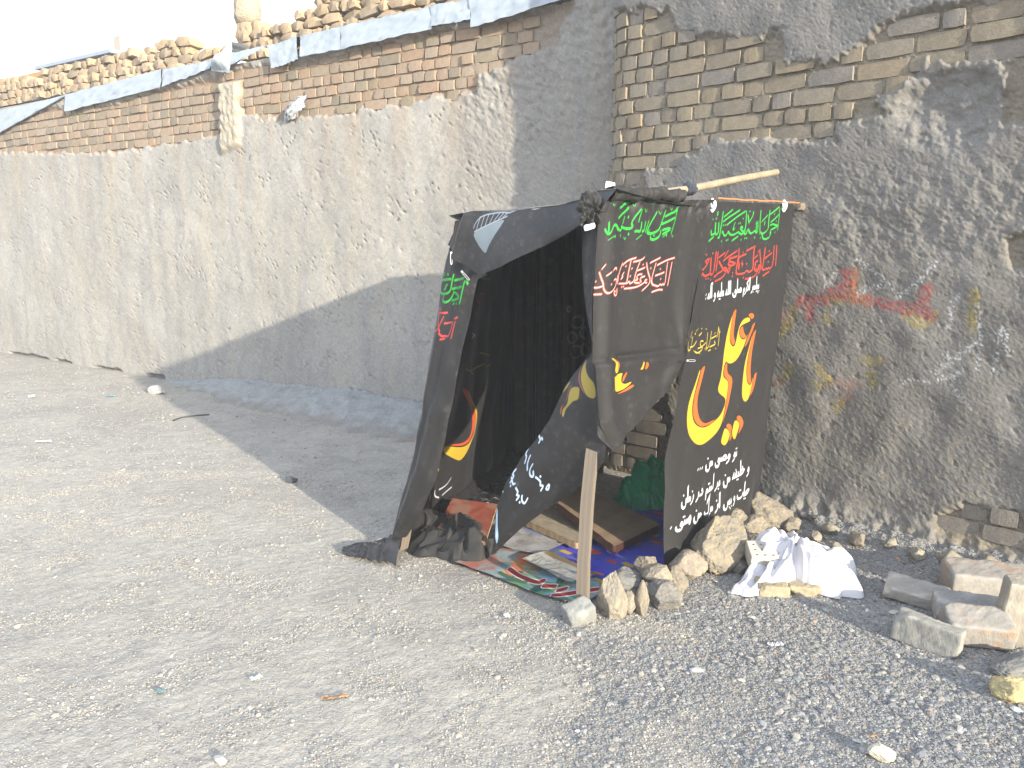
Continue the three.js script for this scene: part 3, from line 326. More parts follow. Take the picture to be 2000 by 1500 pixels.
{ // tin sheets folded over the top of the left wall
  const cap = thing('tin_capping', 'overlapping weathered tin sheets folded over the top of the plastered wall', 'capping');
  S.flash.forEach((q, k) => {
    const g = sheet(24, 10, (i, j) => {
      const a = i / 24, b = j / 10, top = [mix(q[0], q[2], a), mix(q[1], q[3], a)], bot = [mix(q[6], q[4], a), mix(q[7], q[5], a)];
      const t = mix(top[0], bot[0], b), y = mix(top[1], bot[1], b) + 0.006 * n2(a * 5 + k * 9, 2), f = k * 0.004 + 0.042 + 0.014 * b + 0.012 * fbm2(t * 4, y * 6 + k) + (k === 4 ? 0.08 * Math.sin(Math.PI * a) * Math.sin(Math.PI * sat(b * 1.1)) : 0), p = leftPos(t, y, f);
      const rust = sst(0.2, 0.55, fbm2(t * 6 + k * 3, y * 9, 3)), c = mix3([1, 1, 1], [0.72, 0.66, 0.6], rust * 0.7), s = 0.95 + 0.1 * n2(t * 20, y * 20 + k);
      return [p.x, p.y, p.z, t, y, c[0] * s, c[1] * s, c[2] * s];
    }, true, true);
    const over = sheet(12, 4, (i, j) => { const a = i / 12, b = j / 4, t = mix(q[0], q[2], a), y = mix(q[1], q[3], a) + 0.006 * n2(a * 5 + k * 9, 2), p = leftPos(t, Math.max(y, TOP + 0.012) + 0.004 * Math.sin(b * 3), k * 0.004 + 0.042 - b * 0.22 + 0.012 * fbm2(t * 4, y * 6 + k)); return [p.x, p.y, p.z, t, y, 0.9, 0.9, 0.9]; }, true);
    mesh('tin_sheet', k === 1 || k === 5 ? g : mergeGeometries([g, over]), mTin, cap);
  });
}
{ // dry-laid bricks on the wall top
  const wall = thing('loose_brick_parapet', 'rough dry stacked tan bricks heaped along the top of the plastered wall', 'brick parapet');
  wall.userData.kind = 'thing';
  const crest = (t) => { let h = 3.12 + 0.05 * n2(t * 2.3, 4); if (t > -2.72) h = 3.5; else if (t > -3.25) h = 3.02 + 0.12 * sst(-3.2, -2.75, t) + 0.05 * n2(t * 9, 1); else if (t > -3.58) h = 3.1; else if (t > -3.76) h = 2.78; else if (t > -4.3) h = 2.98 + 0.03 * n2(t * 6, 2); return h; };
  const ang = Math.atan2(-uL.z, uL.x), rest = []; let count = 0;
  const list = [];
  for (let row = 0; row < 10; row++) {
    let t = 0.3 - (row % 2) * 0.06;
    const y = TOP + 0.05 + (row + 0.5) * 0.078;
    while (t > -8.2) { const L = rnd() < 0.72 ? R(0.085, 0.13) : R(0.17, 0.22), c = t - L / 2; if (y + 0.03 < crest(c) + R(-0.03, 0.03)) list.push([c, y, L, row]); t -= L + R(0.002, 0.012); }
  }
  list.sort((a, b) => b[0] - a[0]);
  for (const [c, y, L, row] of list) {
    const visible = y < 3.16 || c < -2.4, m = mLoose[Math.floor(rnd() * 5)], b = new THREE.Mesh(looseBricks[Math.floor(rnd() * 8)], m), top = y + 0.1 > crest(c) ? 1 : 0;
    b.name = 'brick'; b.castShadow = b.receiveShadow = true;
    b.position.copy(leftPos(c, y + R(-0.008, 0.006), -0.16 + R(-0.03, 0.025) - row * 0.012)); b.rotation.set(R(-0.07, 0.07), ang + R(-0.14, 0.14), R(-0.06, 0.06) + top * R(-0.12, 0.12)); b.scale.set(L, R(0.066, 0.08), R(0.14, 0.2));
    if (visible && count < 300) { wall.add(b); count++; } else rest.push(b);
  }
  const o = mesh('bricks', mergeGeometries(rest.map((b) => { b.updateMatrix(); return b.geometry.clone().applyMatrix4(b.matrix); })), mLoose[1], wall); o.userData.kind = 'stuff';
}

// ---------- ground
const RB_ = V(1.285, 0, -3.776), FR = V(0.2837, 0, -2.6425), FL = V(-0.4731, 0, -3.2553);
function groundY(x, z) {
  const near = sst(14, 6, Math.hypot(x, z + 3));
  let y = near * (0.011 * fbm2(x * 0.9, z * 0.9, 3) + 0.004 * fbm2(x * 3.2, z * 3.2, 3) + 0.0025 * n2(x * 26, z * 26));
  const dR = (x - P0.x) * nR.x + (z - P0.z) * nR.z, uu = (x - P0.x) * uR.x + (z - P0.z) * uR.z;
  if (uu > 0.9 && dR > -0.2) y += (0.06 + 0.03 * fbm2(x * 6, z * 6)) * sst(0.3, 0.02, dR) * sst(0.95, 1.3, uu);   // rubble washed down against the wall
  if (x > -0.5 && x < 1.4 && z > -4.6 && z < -2.6) y = mix(y, -0.004, 0.6);
  return y;
}
{
  const xs = axis([[-300, -30, 45], [-30, -8.5, 1.5], [-8.5, -4, 0.06], [-4, 2.9, 0.0165], [2.9, 6, 0.1], [6, 30, 2], [30, 300, 45]]);
  const zs = axis([[-300, -30, 45], [-30, -10.5, 1.5], [-10.5, -6, 0.05], [-6, -1.2, 0.0165], [-1.2, 3, 0.15], [3, 30, 2], [30, 300, 45]]);
  const g = sheet(xs.length - 1, zs.length - 1, (i, j) => {
    const x = xs[i], z = zs[j], y = groundY(x, z), big = fbm2(x * 0.8, z * 0.8, 3), mid = fbm2(x * 5, z * 5, 3), fine = n2(x * 60, z * 60), sandy = sat(0.5 + 0.9 * fbm2(x * 0.45 + 7, z * 0.45, 3)) * (1 - sat(gravelly(x, z) * 1.4)), gr = gravelly(x, z);
    let c = mix3([0.305, 0.283, 0.245], [0.365, 0.34, 0.294], sat(0.5 + 1.3 * big));
    c = mix3(c, [0.395, 0.37, 0.315], sandy * 0.7);
    c = mix3(c, [0.2, 0.193, 0.18], gr * 0.75);
    c = mix3(c, [0.235, 0.22, 0.198], sat(mid * 1.4) * 0.45);
    const k = 1 + 0.12 * fine; return [x, y, z, x / 0.5, -z / 0.5, c[0] * k, c[1] * k, c[2] * k];
  }, true, true);
  const m = mesh('ground', g, std([1, 1, 1], { vertexColors: true, map: grit, bumpMap: gritBump, bumpScale: 0.004, roughness: 0.98 }));
  m.userData.kind = 'structure'; tag(m, 'pale dusty earth yard strewn with gravel in front of the walls', 'ground');
}
function gravelly(x, z) { return sat(0.06 + 0.92 * sst(-0.3, 1.25, x + 0.3 * fbm2(x * 1.3, z * 1.3, 2) + 0.1 * (z + 2)) * sst(-4.6, -3.6, z) + 0.55 * fbm2(x * 2.4, z * 2.4 + 20, 3)); }
{ // worn cement apron along the foot of the left wall
  const top = S.apTop[0], bot = S.apBot[0];
  const g = sheet(260, 40, (i, j) => {
    const a = i / 260, b = j / 40, T = along(top, a), B = along(bot, a), t = mix(T[0], B[0] + 0.15 * n2(a * 7, 3), b), lip = 0.035 + 0.02 * n2(t * 7, 2);
    const d = mix(lip, B[1] + 0.05 * n2(t * 5, 6), b), y = Math.max(-0.02, T[1] * Math.pow(1 - b, 0.85) + 0.012 * fbm2(t * 5, b * 4, 3) * (1 - b * 0.6) + 0.003 * n2(t * 50, b * 30)) - b * b * 0.015 + (j === 0 ? 0.012 * n2(t * 22, 3) : 0);
    const p = leftPos(t, y, d), k = 0.95 + 0.12 * fbm2(t * 9, b * 6) + 0.05 * n2(t * 60, b * 40), dirt = sst(0.5, 1, b + 0.35 * fbm2(t * 4, b * 4));
    const c = mix3(mix3([0.31, 0.318, 0.31], [0.25, 0.25, 0.24], sat(fbm2(t * 3 + 8, b * 3) * 1.6)), [0.25, 0.23, 0.2], dirt);
    return [p.x, p.y, p.z, t / 0.5, b, c[0] * k, c[1] * k, c[2] * k];
  }, true);
  const m = mesh('cement_apron', g, mPlaster); m.userData.kind = 'structure'; tag(m, 'pale worn cement apron sloping along the foot of the plastered wall', 'apron');
}
{ // gravel: far more than anyone could count
  const g = new THREE.IcosahedronGeometry(1, 0), p = g.attributes.position, done = new Map(), r = mulberry(5);
  for (let i = 0; i < p.count; i++) { const k = [p.getX(i), p.getY(i), p.getZ(i)].map((v) => v.toFixed(2)).join(); if (!done.has(k)) done.set(k, 0.75 + 0.4 * r()); p.setXYZ(i, p.getX(i) * done.get(k), p.getY(i) * done.get(k), p.getZ(i) * done.get(k)); }
  g.computeVertexNormals();
  const N = 330000, m = new THREE.InstancedMesh(g, std([1, 1, 1], { roughness: 0.9 }), N), M = new THREE.Matrix4(), q = new THREE.Quaternion(), e = new THREE.Euler(), c = new THREE.Color();
  const tones = [[0.2, 0.204, 0.206], [0.172, 0.18, 0.188], [0.225, 0.212, 0.188], [0.24, 0.224, 0.196], [0.265, 0.252, 0.228], [0.15, 0.156, 0.163], [0.21, 0.206, 0.195]];
  let n = 0, tries = 0;
  while (n < N && tries++ < 4e6) {
    const far = rnd() < 0.2, x = far ? R(-7.5, 1.2) : R(-3, 2.6), z = far ? R(-9.5, -4.2) : R(-4.4, -1.25);
    if (!far && Math.abs(x) > -z * 0.72 + 0.25) continue;
    const dR = (x - P0.x) * nR.x + (z - P0.z) * nR.z, dL = (x - PL.x) * nL.x + (z - PL.z) * nL.z;
    if (dR < 0.02 && x > 0.3) continue; if (dL < 0.1) continue;
    const gr = gravelly(x, z); if (rnd() > 0.07 + gr * 0.95) continue;
    const s = (far ? R(0.0025, 0.005) : R(0.0014, 0.004) * (0.75 + 0.6 * gr)) * (rnd() < 0.025 ? R(1.6, 3) : 1);
    e.set(R(-0.5, 0.5), R(0, 6.28), R(-0.5, 0.5)); q.setFromEuler(e);
    M.compose(V(x, groundY(x, z) + s * R(-0.05, 0.25), z), q, V(s * R(0.8, 1.4), s * R(0.35, 0.62), s * R(0.8, 1.3)));
    m.setMatrixAt(n, M);
    const sand = gr < 0.4, k = rnd() * (sand ? 3.5 : 1), t = sand && k > 0.05 ? [[0.33, 0.3, 0.255], [0.29, 0.27, 0.235], [0.26, 0.25, 0.235], [0.36, 0.325, 0.265]][Math.floor(rnd() * 4)] : k < 0.01 ? [0.45, 0.45, 0.43] : k < 0.026 ? [0.29, 0.19, 0.12] : tones[Math.floor(rnd() * (gr > 0.5 ? 7 : 5)) + (gr > 0.5 ? 0 : 2 * (rnd() < 0.6))], f = R(0.85, 1.2) ;
    m.setColorAt(n++, c.setRGB(t[0] * f, t[1] * f, t[2] * f));
  }
  m.count = n; m.name = 'gravel'; m.castShadow = m.receiveShadow = true; m.userData.kind = 'stuff'; scene.add(m);
  tag(m, 'loose grey and tan gravel scattered over the whole earth yard', 'gravel');
}

// ---------- things beyond the wall
{
  const hz = (t, d, y) => leftPos(t, y, d);
  const house = thing('brick_house', 'low tan brick building with flat blue-edged roof rising beyond the far wall end', 'building');
  const ang = Math.atan2(-uL.z, uL.x), box = (name, t0, t1, y0, y1, d0, d1, mat, parent) => { const g = new THREE.BoxGeometry(t1 - t0, y1 - y0, d1 - d0), m = mesh(name, g, mat, parent); m.position.copy(hz((t0 + t1) / 2, (d0 + d1) / 2, (y0 + y1) / 2)); m.rotation.y = ang; return m; };
  box('wall', -11.05, -9.05, 0, 3.93, -5, -2.2, mBrick[2], house);
  const roof = box('roof', -11.12, -9.0, 3.932, 3.98, -5.1, -2.12, std([0.3, 0.36, 0.44], { map: grit }), house);
  const chim = box('chimney', -9.2, -9.04, 3.982, 4.2, -2.5, -2.3, std([0.4, 0.36, 0.3], { map: grit }), roof); chim.position.sub(roof.position).applyAxisAngle(V(0, 1, 0), -ang); chim.rotation.y = 0;
  for (let row = 0; row < 8; row++) for (let t = -11.0 + (row % 2) * 0.1; t < -9.27; t += 0.207) { const b = mesh('brick', wallBricks[Math.floor(rnd() * 8)], mLoose[Math.floor(rnd() * 5)], house); b.position.copy(hz(t + 0.1, -2.22, 3.36 + row * 0.076)); b.rotation.y = ang; b.scale.set(0.196, 0.064, 0.08); }
  const hut = thing('rusty_roofed_hut', 'far brick hut under a rusty orange roof edge at the end of the wall', 'hut');
  box('wall', -13.5, -11.25, 0, 3.85, -5, -2.4, mBrick[0], hut); box('roof', -13.55, -11.2, 3.852, 3.97, -5.05, -2.32, std([0.45, 0.24, 0.08], { map: grit }), hut);
  // post on the wall top
  const post = thing('mud_plastered_post', 'stubby mud plastered post standing among loose bricks on the wall top', 'post', null, leftPos(-3.6, 3.08, -0.2).toArray(), ang);
  post.scale.setScalar(0.9);
  const shaft = new THREE.LatheGeometry([[0.02, 0.02], [0.1, 0.03], [0.13, 0.1], [0.115, 0.2], [0.095, 0.3], [0.085, 0.6], [0.085, 1.2]].map(([r, y]) => new THREE.Vector2(r, y)), 14), sp = shaft.attributes.position;
  for (let i = 0; i < sp.count; i++) { const k = 1 + 0.12 * n3(sp.getX(i) * 12, sp.getY(i) * 7, sp.getZ(i) * 12); sp.setXYZ(i, sp.getX(i) * k, sp.getY(i), sp.getZ(i) * k); } shaft.computeVertexNormals();
  mesh('shaft', shaft, std([0.36, 0.3, 0.22], { map: grit, bumpMap: gritBump, bumpScale: 0.01 }), post);
  const ped = mesh('rag', new THREE.TorusGeometry(0.09, 0.022, 8, 20), std([0.05, 0.05, 0.16]), post); ped.position.y = 0.37; ped.rotation.x = 1.45;
  const foot = mesh('footing', brickShape(77, 0.3), mLoose[0], post); foot.scale.set(0.2, 0.24, 0.2); foot.position.set(0.02, -0.08, 0);
  // a torn plastic bag snagged on the wall
  const bp = S.bag[0], bx = bp.filter((_, i) => i % 2 === 0), by = bp.filter((_, i) => i % 2), b0 = Math.min(...bx), b1 = Math.max(...bx), y0 = Math.min(...by), y1 = Math.max(...by);
  const bag = sheet(16, 16, (i, j) => { const a = i / 16, b = j / 16, w = Math.sin(Math.PI * b) * 0.5 + 0.25 + 0.12 * n2(b * 5, 2), t = mix(b1 - 0.02, b0, b * 0.7) + (a - 0.5) * (b1 - b0) * w, y = mix(y1, y0, b) + 0.01 * n2(a * 6, b * 6), p = leftPos(t, y, 0.05 + 0.05 * Math.sin(a * 3.1) * Math.sin(Math.PI * b) + 0.02 * n2(a * 7 + 3, b * 7)); return [p.x, p.y, p.z, a, b]; });
  tag(mesh('plastic_bag', bag, std([0.42, 0.45, 0.48], { roughness: 0.4 })), 'torn pale plastic bag snagged on the plastered wall under the bricks', 'bag');
}

// ---------- the tent
const flat = (v) => v.clone().setY(0).normalize();
const uP = flat(RB_.clone().sub(FR)), nP = V(-uP.z, 0, uP.x), uF = flat(FR.clone().sub(FL)), nF = V(-uF.z, 0, uF.x), BL = V(0.02, 0, -4.72), BE = V(0.5, 0, -4.47), uK = flat(BE.clone().sub(BL)), nK = V(-uK.z, 0, uK.x), posK = (u, v, d) => BL.clone().addScaledVector(uK, u).addScaledVector(nK, d).setY(v);
const posP = (u, v, d) => FR.clone().addScaledVector(nP, 0.02 + d).addScaledVector(uP, u).setY(v);
const posF = (u, v, d) => FL.clone().addScaledVector(nF, 0.03 + d).addScaledVector(uF, u).setY(v);
const posI = (u, v, d) => { const A = FL.clone().addScaledVector(uF, (0.33 * v) / 1.37), D = BL.clone().sub(A), n = V(D.z, 0, -D.x).normalize(); return A.addScaledVector(D, u / 1.5).addScaledVector(n, -d).setY(v); };
// printed cloth: a canvas over a rectangle of the cloth's own plane
function printed(u0, u1, v0, v1, ppm, base, draw, o = {}) {
  const c = document.createElement('canvas'); c.width = Math.round((u1 - u0) * ppm); c.height = Math.round((v1 - v0) * ppm);
  const x = c.getContext('2d'); x.fillStyle = base; x.fillRect(0, 0, c.width, c.height); const r0 = mulberry(c.width * 7 + c.height);
  for (let i = 0; i < 900; i++) { x.fillStyle = 'rgba(235,225,205,0.16)'; x.fillRect(r0() * c.width, r0() * c.height, 1 + r0() * 1.5, 1 + r0() * 1.5); }
  const X = (u) => (u - u0) * ppm, Y = (v) => (v1 - v) * ppm;
  const r = mulberry(c.width * 31 + c.height);
  for (let i = 0; i < 2600; i++) { x.fillStyle = r() < 0.5 ? 'rgba(255,240,220,0.05)' : 'rgba(0,0,0,0.08)'; const s = r() * r() * 14; x.beginPath(); x.ellipse(r() * c.width, r() * c.height, s, s * (0.3 + r()), r() * 3, 0, 7); x.fill(); }
  const k = {
    fill(list, col) { x.fillStyle = col; for (const p of list) { k.path(p, true); x.fill(); } },
    path(p, close) { x.beginPath(); const n = p.length / 2, P = (i) => [X(p[2 * ((i + n) % n)]), Y(p[2 * ((i + n) % n) + 1])];
      if (close) { let a = P(0), b = P(1); x.moveTo((a[0] + b[0]) / 2, (a[1] + b[1]) / 2); for (let i = 1; i <= n; i++) { a = P(i); b = P(i + 1); x.quadraticCurveTo(a[0], a[1], (a[0] + b[0]) / 2, (a[1] + b[1]) / 2); } x.closePath(); }
      else { x.moveTo(...P(0)); for (let i = 1; i < n - 1; i++) { const a = P(i), b = P(i + 1); x.quadraticCurveTo(a[0], a[1], (a[0] + b[0]) / 2, (a[1] + b[1]) / 2); } x.lineTo(...P(n - 1)); } },
    line(list, col, w, nib = 0.5) { x.strokeStyle = col; x.lineCap = 'round'; x.lineJoin = 'round'; x.lineWidth = w * ppm * 0.62; for (const s of [-1, 0, 1]) { x.save(); x.translate(s * w * ppm * 0.34 * nib, -s * w * ppm * 0.34); for (const p of list) { k.path(p, false); x.stroke(); } x.restore(); } },
    marks(list, col, w, n, seed) { // small vowel signs between the letters
      const r = mulberry(seed), all = list.flat(), ux = all.filter((_, i) => i % 2 === 0), vy = all.filter((_, i) => i % 2), a = Math.min(...ux), b = Math.max(...ux), c0 = Math.min(...vy), c1 = Math.max(...vy);
      for (let i = 0; i < n; i++) { const t = (i + r()) / n, u = mix(a, b, t), v = mix(c0, c1, i % 2 ? 0.62 + 0.4 * r() : 0.25 * r() - 0.06) , s = w * (1.2 + r()); k.line(i % 3 === 0 ? [[u, v, u + s * 2.2, v + s * 1.1]] : [[u, v + s, u + s * 0.6, v, u + s * 1.2, v + s * 0.9]], col, w * 0.42); }
    },
    outline(list, col, w) { x.strokeStyle = col; x.lineWidth = w * ppm; x.lineJoin = 'round'; for (const p of list) { k.path(p, true); x.stroke(); } },
    words(w, q, size, col) { writeArabic(x, w, X(q[0]), Y(q[1]), X(q[2]), Y(q[3]), size * ppm, col); },
    x, X, Y, ppm,
  };
  draw(k);
  const t = new THREE.CanvasTexture(c); t.colorSpace = THREE.SRGBColorSpace;
  const wv = weave.clone(); wv.repeat.set((u1 - u0) * 9, (v1 - v0) * 9); wv.needsUpdate = true;
  const { satin, ...rest } = o, m = new THREE.MeshPhysicalMaterial({ map: t, sheen: satin ? 1 : 0.7, sheenRoughness: satin ? 0.4 : 0.5, sheenColor: new THREE.Color().setRGB(0.45, 0.47, 0.52), roughness: 0.55, side: THREE.DoubleSide, bumpMap: wv, bumpScale: 0.0006, ...rest });
  m.userData.uv = (u, v) => [(u - u0) / (u1 - u0), (v - v0) / (v1 - v0)];
  return m;
}
function cloth(name, parent, mat, at, Le, Re, fold, nu = 60, nv = 90) {
  return mesh(name, sheet(nu, nv, (i, j) => { const b = j / nv, l = along(Le, b), r = along(Re, b), a = i / nu, u = mix(l[0], r[0], a), v = mix(l[1], r[1], a), p = at(u, v, fold(u, v, a, b)); return [p.x, p.y, p.z, ...mat.userData.uv(u, v)]; }, false, true), mat, parent);
}
// joined Arabic script drawn with a pen: every letter is strokes on a baseline at y = 0, running to the left (x grows leftwards), 100 = the height of an alif
const PEN = (() => {
  const bowl = 'M0,-22 Q2,32 -24,32 Q-50,30 -47,-8';
  return { // [isolated or last, width, first or middle, width, dots above, dots below]
    'ا': ['M0,-100 L-2,0', 14], 'آ': ['M0,-90 L-2,0 M-14,-104 Q0,-116 14,-106', 18], 'د': ['M-2,-36 Q14,-2 -8,0 L-26,0', 34], 'ر': ['M0,-22 Q4,14 -28,28', 26], 'ز': ['M0,-22 Q4,14 -28,28', 26, '', 0, 1, 0], 'و': ['M0,-4 Q-18,2 -20,-14 Q-14,-36 -2,-16 Q4,18 -30,30', 32], 'ؤ': ['M0,-4 Q-18,2 -20,-14 Q-14,-36 -2,-16 Q4,18 -30,30', 32, '', 0, 1, 0],
    'ب': ['M0,-24 Q0,8 -40,8 Q-80,8 -80,-20', 84, 'M0,0 L-4,-26 L-8,0 L-26,0', 26, 0, 1], 'ت': ['M0,-24 Q0,8 -40,8 Q-80,8 -80,-20', 84, 'M0,0 L-4,-26 L-8,0 L-26,0', 26, 2, 0], 'پ': ['M0,-24 Q0,8 -40,8 Q-80,8 -80,-20', 84, 'M0,0 L-4,-26 L-8,0 L-26,0', 26, 0, 3], 'ن': [bowl, 52, 'M0,0 L-4,-26 L-8,0 L-26,0', 26, 1, 0],
    'ی': ['M0,-12 Q-18,-28 -20,-8 Q-18,2 0,8 Q10,32 -26,34 Q-58,32 -60,4', 64, 'M0,0 L-4,-26 L-8,0 L-26,0', 26, 0, 2], 'ه': ['M0,0 Q-10,2 -10,-36 Q-34,-10 -26,0 Q-16,6 -10,-12', 32, 'M0,0 Q-2,-38 -20,-34 Q-34,-14 -10,-2 Q6,14 -12,18 Q-26,10 -10,0 L-36,0', 38],
    'م': ['M0,0 Q-8,-26 -20,-14 Q-24,2 -4,2 M-20,-8 Q-26,4 -26,44', 30, 'M0,0 Q-6,-26 -20,-18 Q-26,-2 -4,0 L-30,0', 32], 'ل': ['M0,-100 L0,4 Q0,34 -24,32 Q-44,28 -42,2', 46, 'M0,-100 L-2,-6 Q-4,0 -24,0', 24], 'ک': ['M0,-100 L-2,-8 Q-6,6 -40,6 Q-66,4 -66,-16', 70, 'M12,-92 L-34,-62 Q-8,-30 -4,-6 Q-8,0 -44,0', 44], 'گ': ['M0,-96 L-2,-8 Q-6,6 -40,6 Q-66,4 -66,-16 M4,-104 L-34,-72 M6,-122 L-32,-90', 70, 'M12,-92 L-34,-62 Q-8,-30 -4,-6 Q-8,0 -44,0', 44],
    'س': ['M0,-26 Q-2,0 -12,0 L-14,-20 Q-16,0 -26,0 L-28,-18 Q-30,34 -56,32 Q-80,28 -76,-4', 82, 'M0,-26 Q-2,0 -12,0 L-14,-20 Q-16,0 -26,0 L-28,-20 Q-30,0 -44,0', 44], 'ش': ['', 0, 'M0,-26 Q-2,0 -12,0 L-14,-20 Q-16,0 -26,0 L-28,-20 Q-30,0 -44,0', 44, 3, 0], 'ص': ['', 0, 'M0,0 Q-2,-34 -24,-26 Q-46,-10 -58,0 L0,0 M-58,0 L-60,-18 Q-62,0 -76,0', 76],
    'ع': ['', 0, 'M0,0 L-14,0 L-4,-26 L-32,-26 L-16,0 L-40,0', 40], 'ف': ['', 0, 'M0,0 L-10,0 Q4,-36 -12,-34 Q-28,-20 -10,-8 L-10,0 L-34,0', 34, 1, 0], 'ح': ['', 0, 'M-38,-28 Q-18,-40 -2,-24 Q-18,-6 -44,0', 44], 'خ': ['', 0, 'M-38,-28 Q-18,-40 -2,-24 Q-18,-6 -44,0', 44, 1, 0], 'ظ': ['', 0, 'M0,0 Q-2,-30 -26,-24 Q-44,-8 -54,0 L0,0 M-14,-96 L-16,0 M-54,0 L-62,0', 62, 1, 0],
    '.': ['M0,-3 L-1,0', 18], ':': ['M0,-3 L-1,0 M0,-33 L-1,-30', 22], ' ': ['', 0, '', 24],
  };
})();
function writeArabic(x, text, x0, y0, x1, y1, size, col) {
  const chars = [...text], ends = 'ادرزوؤآ .:', runs = []; let w = 0;
  chars.forEach((ch, i) => {
    const nx = chars[i + 1], joined = !ends.includes(ch) && nx && !' .:'.includes(nx), L = PEN[ch], d = joined || !L[0] ? L[2] : L[0], a = joined || !L[0] ? L[3] : L[1];
    runs.push([d, w, a, L[4] || 0, L[5] || 0]); w += a + (joined ? 0 : 6);
  });
  const len = Math.hypot(x1 - x0, y1 - y0), k = len / w, sy = size / 100;
  x.save(); x.translate(x0, y0); x.rotate(Math.atan2(y1 - y0, x1 - x0) - Math.PI); x.strokeStyle = x.fillStyle = col; x.lineCap = 'round'; x.lineJoin = 'round';
  for (const [d, off, a, up, down] of runs) {
    const trace = () => { x.beginPath(); for (const [, op, args] of d.matchAll(/([MLQ])([^MLQ]*)/g)) { const v = args.trim().split(/[ ,]+/).map((n, i) => (i % 2 ? +n * sy : (+n - off) * k)); if (op === 'M') x.moveTo(...v); else if (op === 'L') x.lineTo(...v); else x.quadraticCurveTo(...v); } };
    if (d) for (const s of [-1, 0, 1]) { x.save(); x.translate(s * size * 0.03, -s * size * 0.05); x.lineWidth = size * 0.085; trace(); x.stroke(); x.restore(); }
    const dot = (n, y) => { for (let i = 0; i < n; i++) { x.beginPath(); x.arc(-(off + a / 2) * k + (i - (n - 1) / 2) * size * 0.17, y - (i === 1 && n === 3 ? size * 0.14 * Math.sign(-y) : 0), size * 0.075, 0, 7); x.fill(); } };
    dot(up, -size * 0.52); dot(down, size * 0.26);
  }
  x.restore();
}
const BLACK = '#1f1e1f', YEL = '#a98d22', ORA = '#a8521d', GRN = '#249a34', RED = '#a53026', WHT = '#aab0b4', DK = '#1d1712';
const tent = thing('banner_tent', 'small makeshift tent of printed black banners hung on wooden posts', 'tent');
function lath(name, a, b, w, d, parent, mat = mWood) { // a sawn or round bar between two points
  const L = a.distanceTo(b), g = d ? new THREE.BoxGeometry(w, L, d, 2, 24, 2) : new THREE.CylinderGeometry(w * 0.8, w, L, 12, 24), p = g.attributes.position, uv = g.attributes.uv;
  for (let i = 0; i < p.count; i++) { const y = p.getY(i), s = 1 + 0.05 * n2(y * 6, 1); p.setXYZ(i, p.getX(i) * s + 0.004 * n2(y * 3, 5 + L), y, p.getZ(i) * s + 0.004 * n2(y * 3, 9)); uv.setXY(i, uv.getX(i) * 0.25, uv.getY(i) * L * 0.5); }
  g.computeVertexNormals();
  const m = mesh(name, g, mat, parent); m.position.copy(a).lerp(b, 0.5); m.quaternion.setFromUnitVectors(V(0, 1, 0), b.clone().sub(a).normalize());
  return m;
}
const FLt = FL.clone().addScaledVector(uF, 0.35).setY(1.36), FRt = posF(1.0, 1.42, -0.05), RBt = V(1.25, 1.475, -3.8), BLt = V(0.04, 1.41, -4.68);
{
  const p1 = lath('post', FL.clone().setY(-0.05).addScaledVector(uF, 0.015), FLt, 0.032, 0.026, tent);
  const p2 = lath('post', posF(0.952, -0.05, 0.0), posF(0.965, 1.39, -0.085), 0.042, 0.022, tent); p2.rotateY(-0.5);
  const dn = V(0, -0.035, 0), fa = FLt.clone().add(dn).addScaledVector(uF, 0.06), fb = FRt.clone().add(dn); lath('beam', fa, fb, 0.014, 0, tent); lath('beam', fa, BLt, 0.014, 0, tent); lath('beam', BLt, RBt, 0.014, 0, tent);
}
const foldF = (a, f, s) => 0.5 * Math.sin(a * f + s) + 0.3 * Math.sin(a * f * 2.3 + s * 2) ;
{ // the right-hand hanging
  const m = printed(0.42, 1.5, -0.02, 1.5, 1150, BLACK, (k) => {
    k.line(S.b2G, GRN, 0.0064, 1); k.line(S.b2R, RED, 0.0064, 1);
    k.marks(S.b2S, '#a08c30', 0.005, 12, 5);
    k.fill(S.b2O, ORA); k.outline(S.b2O, DK, 0.004); k.fill(S.b2Y, YEL); k.outline(S.b2Y, DK, 0.003);
    k.line(S.b2S, '#a08c30', 0.0048);
    k.words('پیامبر اکرم صلی الله علیه و آله :', S.t1[0], 0.05, WHT); k.words('تو وصی من ...', S.t2[0], 0.062, WHT);
    k.words('و خلیفه من بر امتم در زمان', S.t3[0], 0.062, WHT); k.words('حیات و پس از مرگ من هستی .', S.t4[0], 0.062, WHT); k.words('من', S.t5[0], 0.05, WHT);
  });
  const c = cloth('hanging_banner', tent, m, posP, S.e_b2[0], S.e_b2[1], (u, v, a, b) => 0.012 * Math.sin(a * 3.1) * (0.4 + b) + 0.007 * foldF(a, 9 + b * 2, v * 0.7) * (0.4 + b * 0.8) + 0.05 * Math.exp(-a * 14) * Math.sin(b * 5) * 0.35 + 0.004 * n2(u * 5, v * 4), 80, 110);
  for (const [u, v] of [[0.672, 1.435], [1.33, 1.465]]) { const p = mesh('white_tie', new THREE.TorusKnotGeometry(0.007, 0.003, 40, 6), std([0.7, 0.72, 0.74], { roughness: 0.4 }), c); p.position.copy(posP(u, v, 0.02)); p.scale.set(1, 2.2, 1); }
}
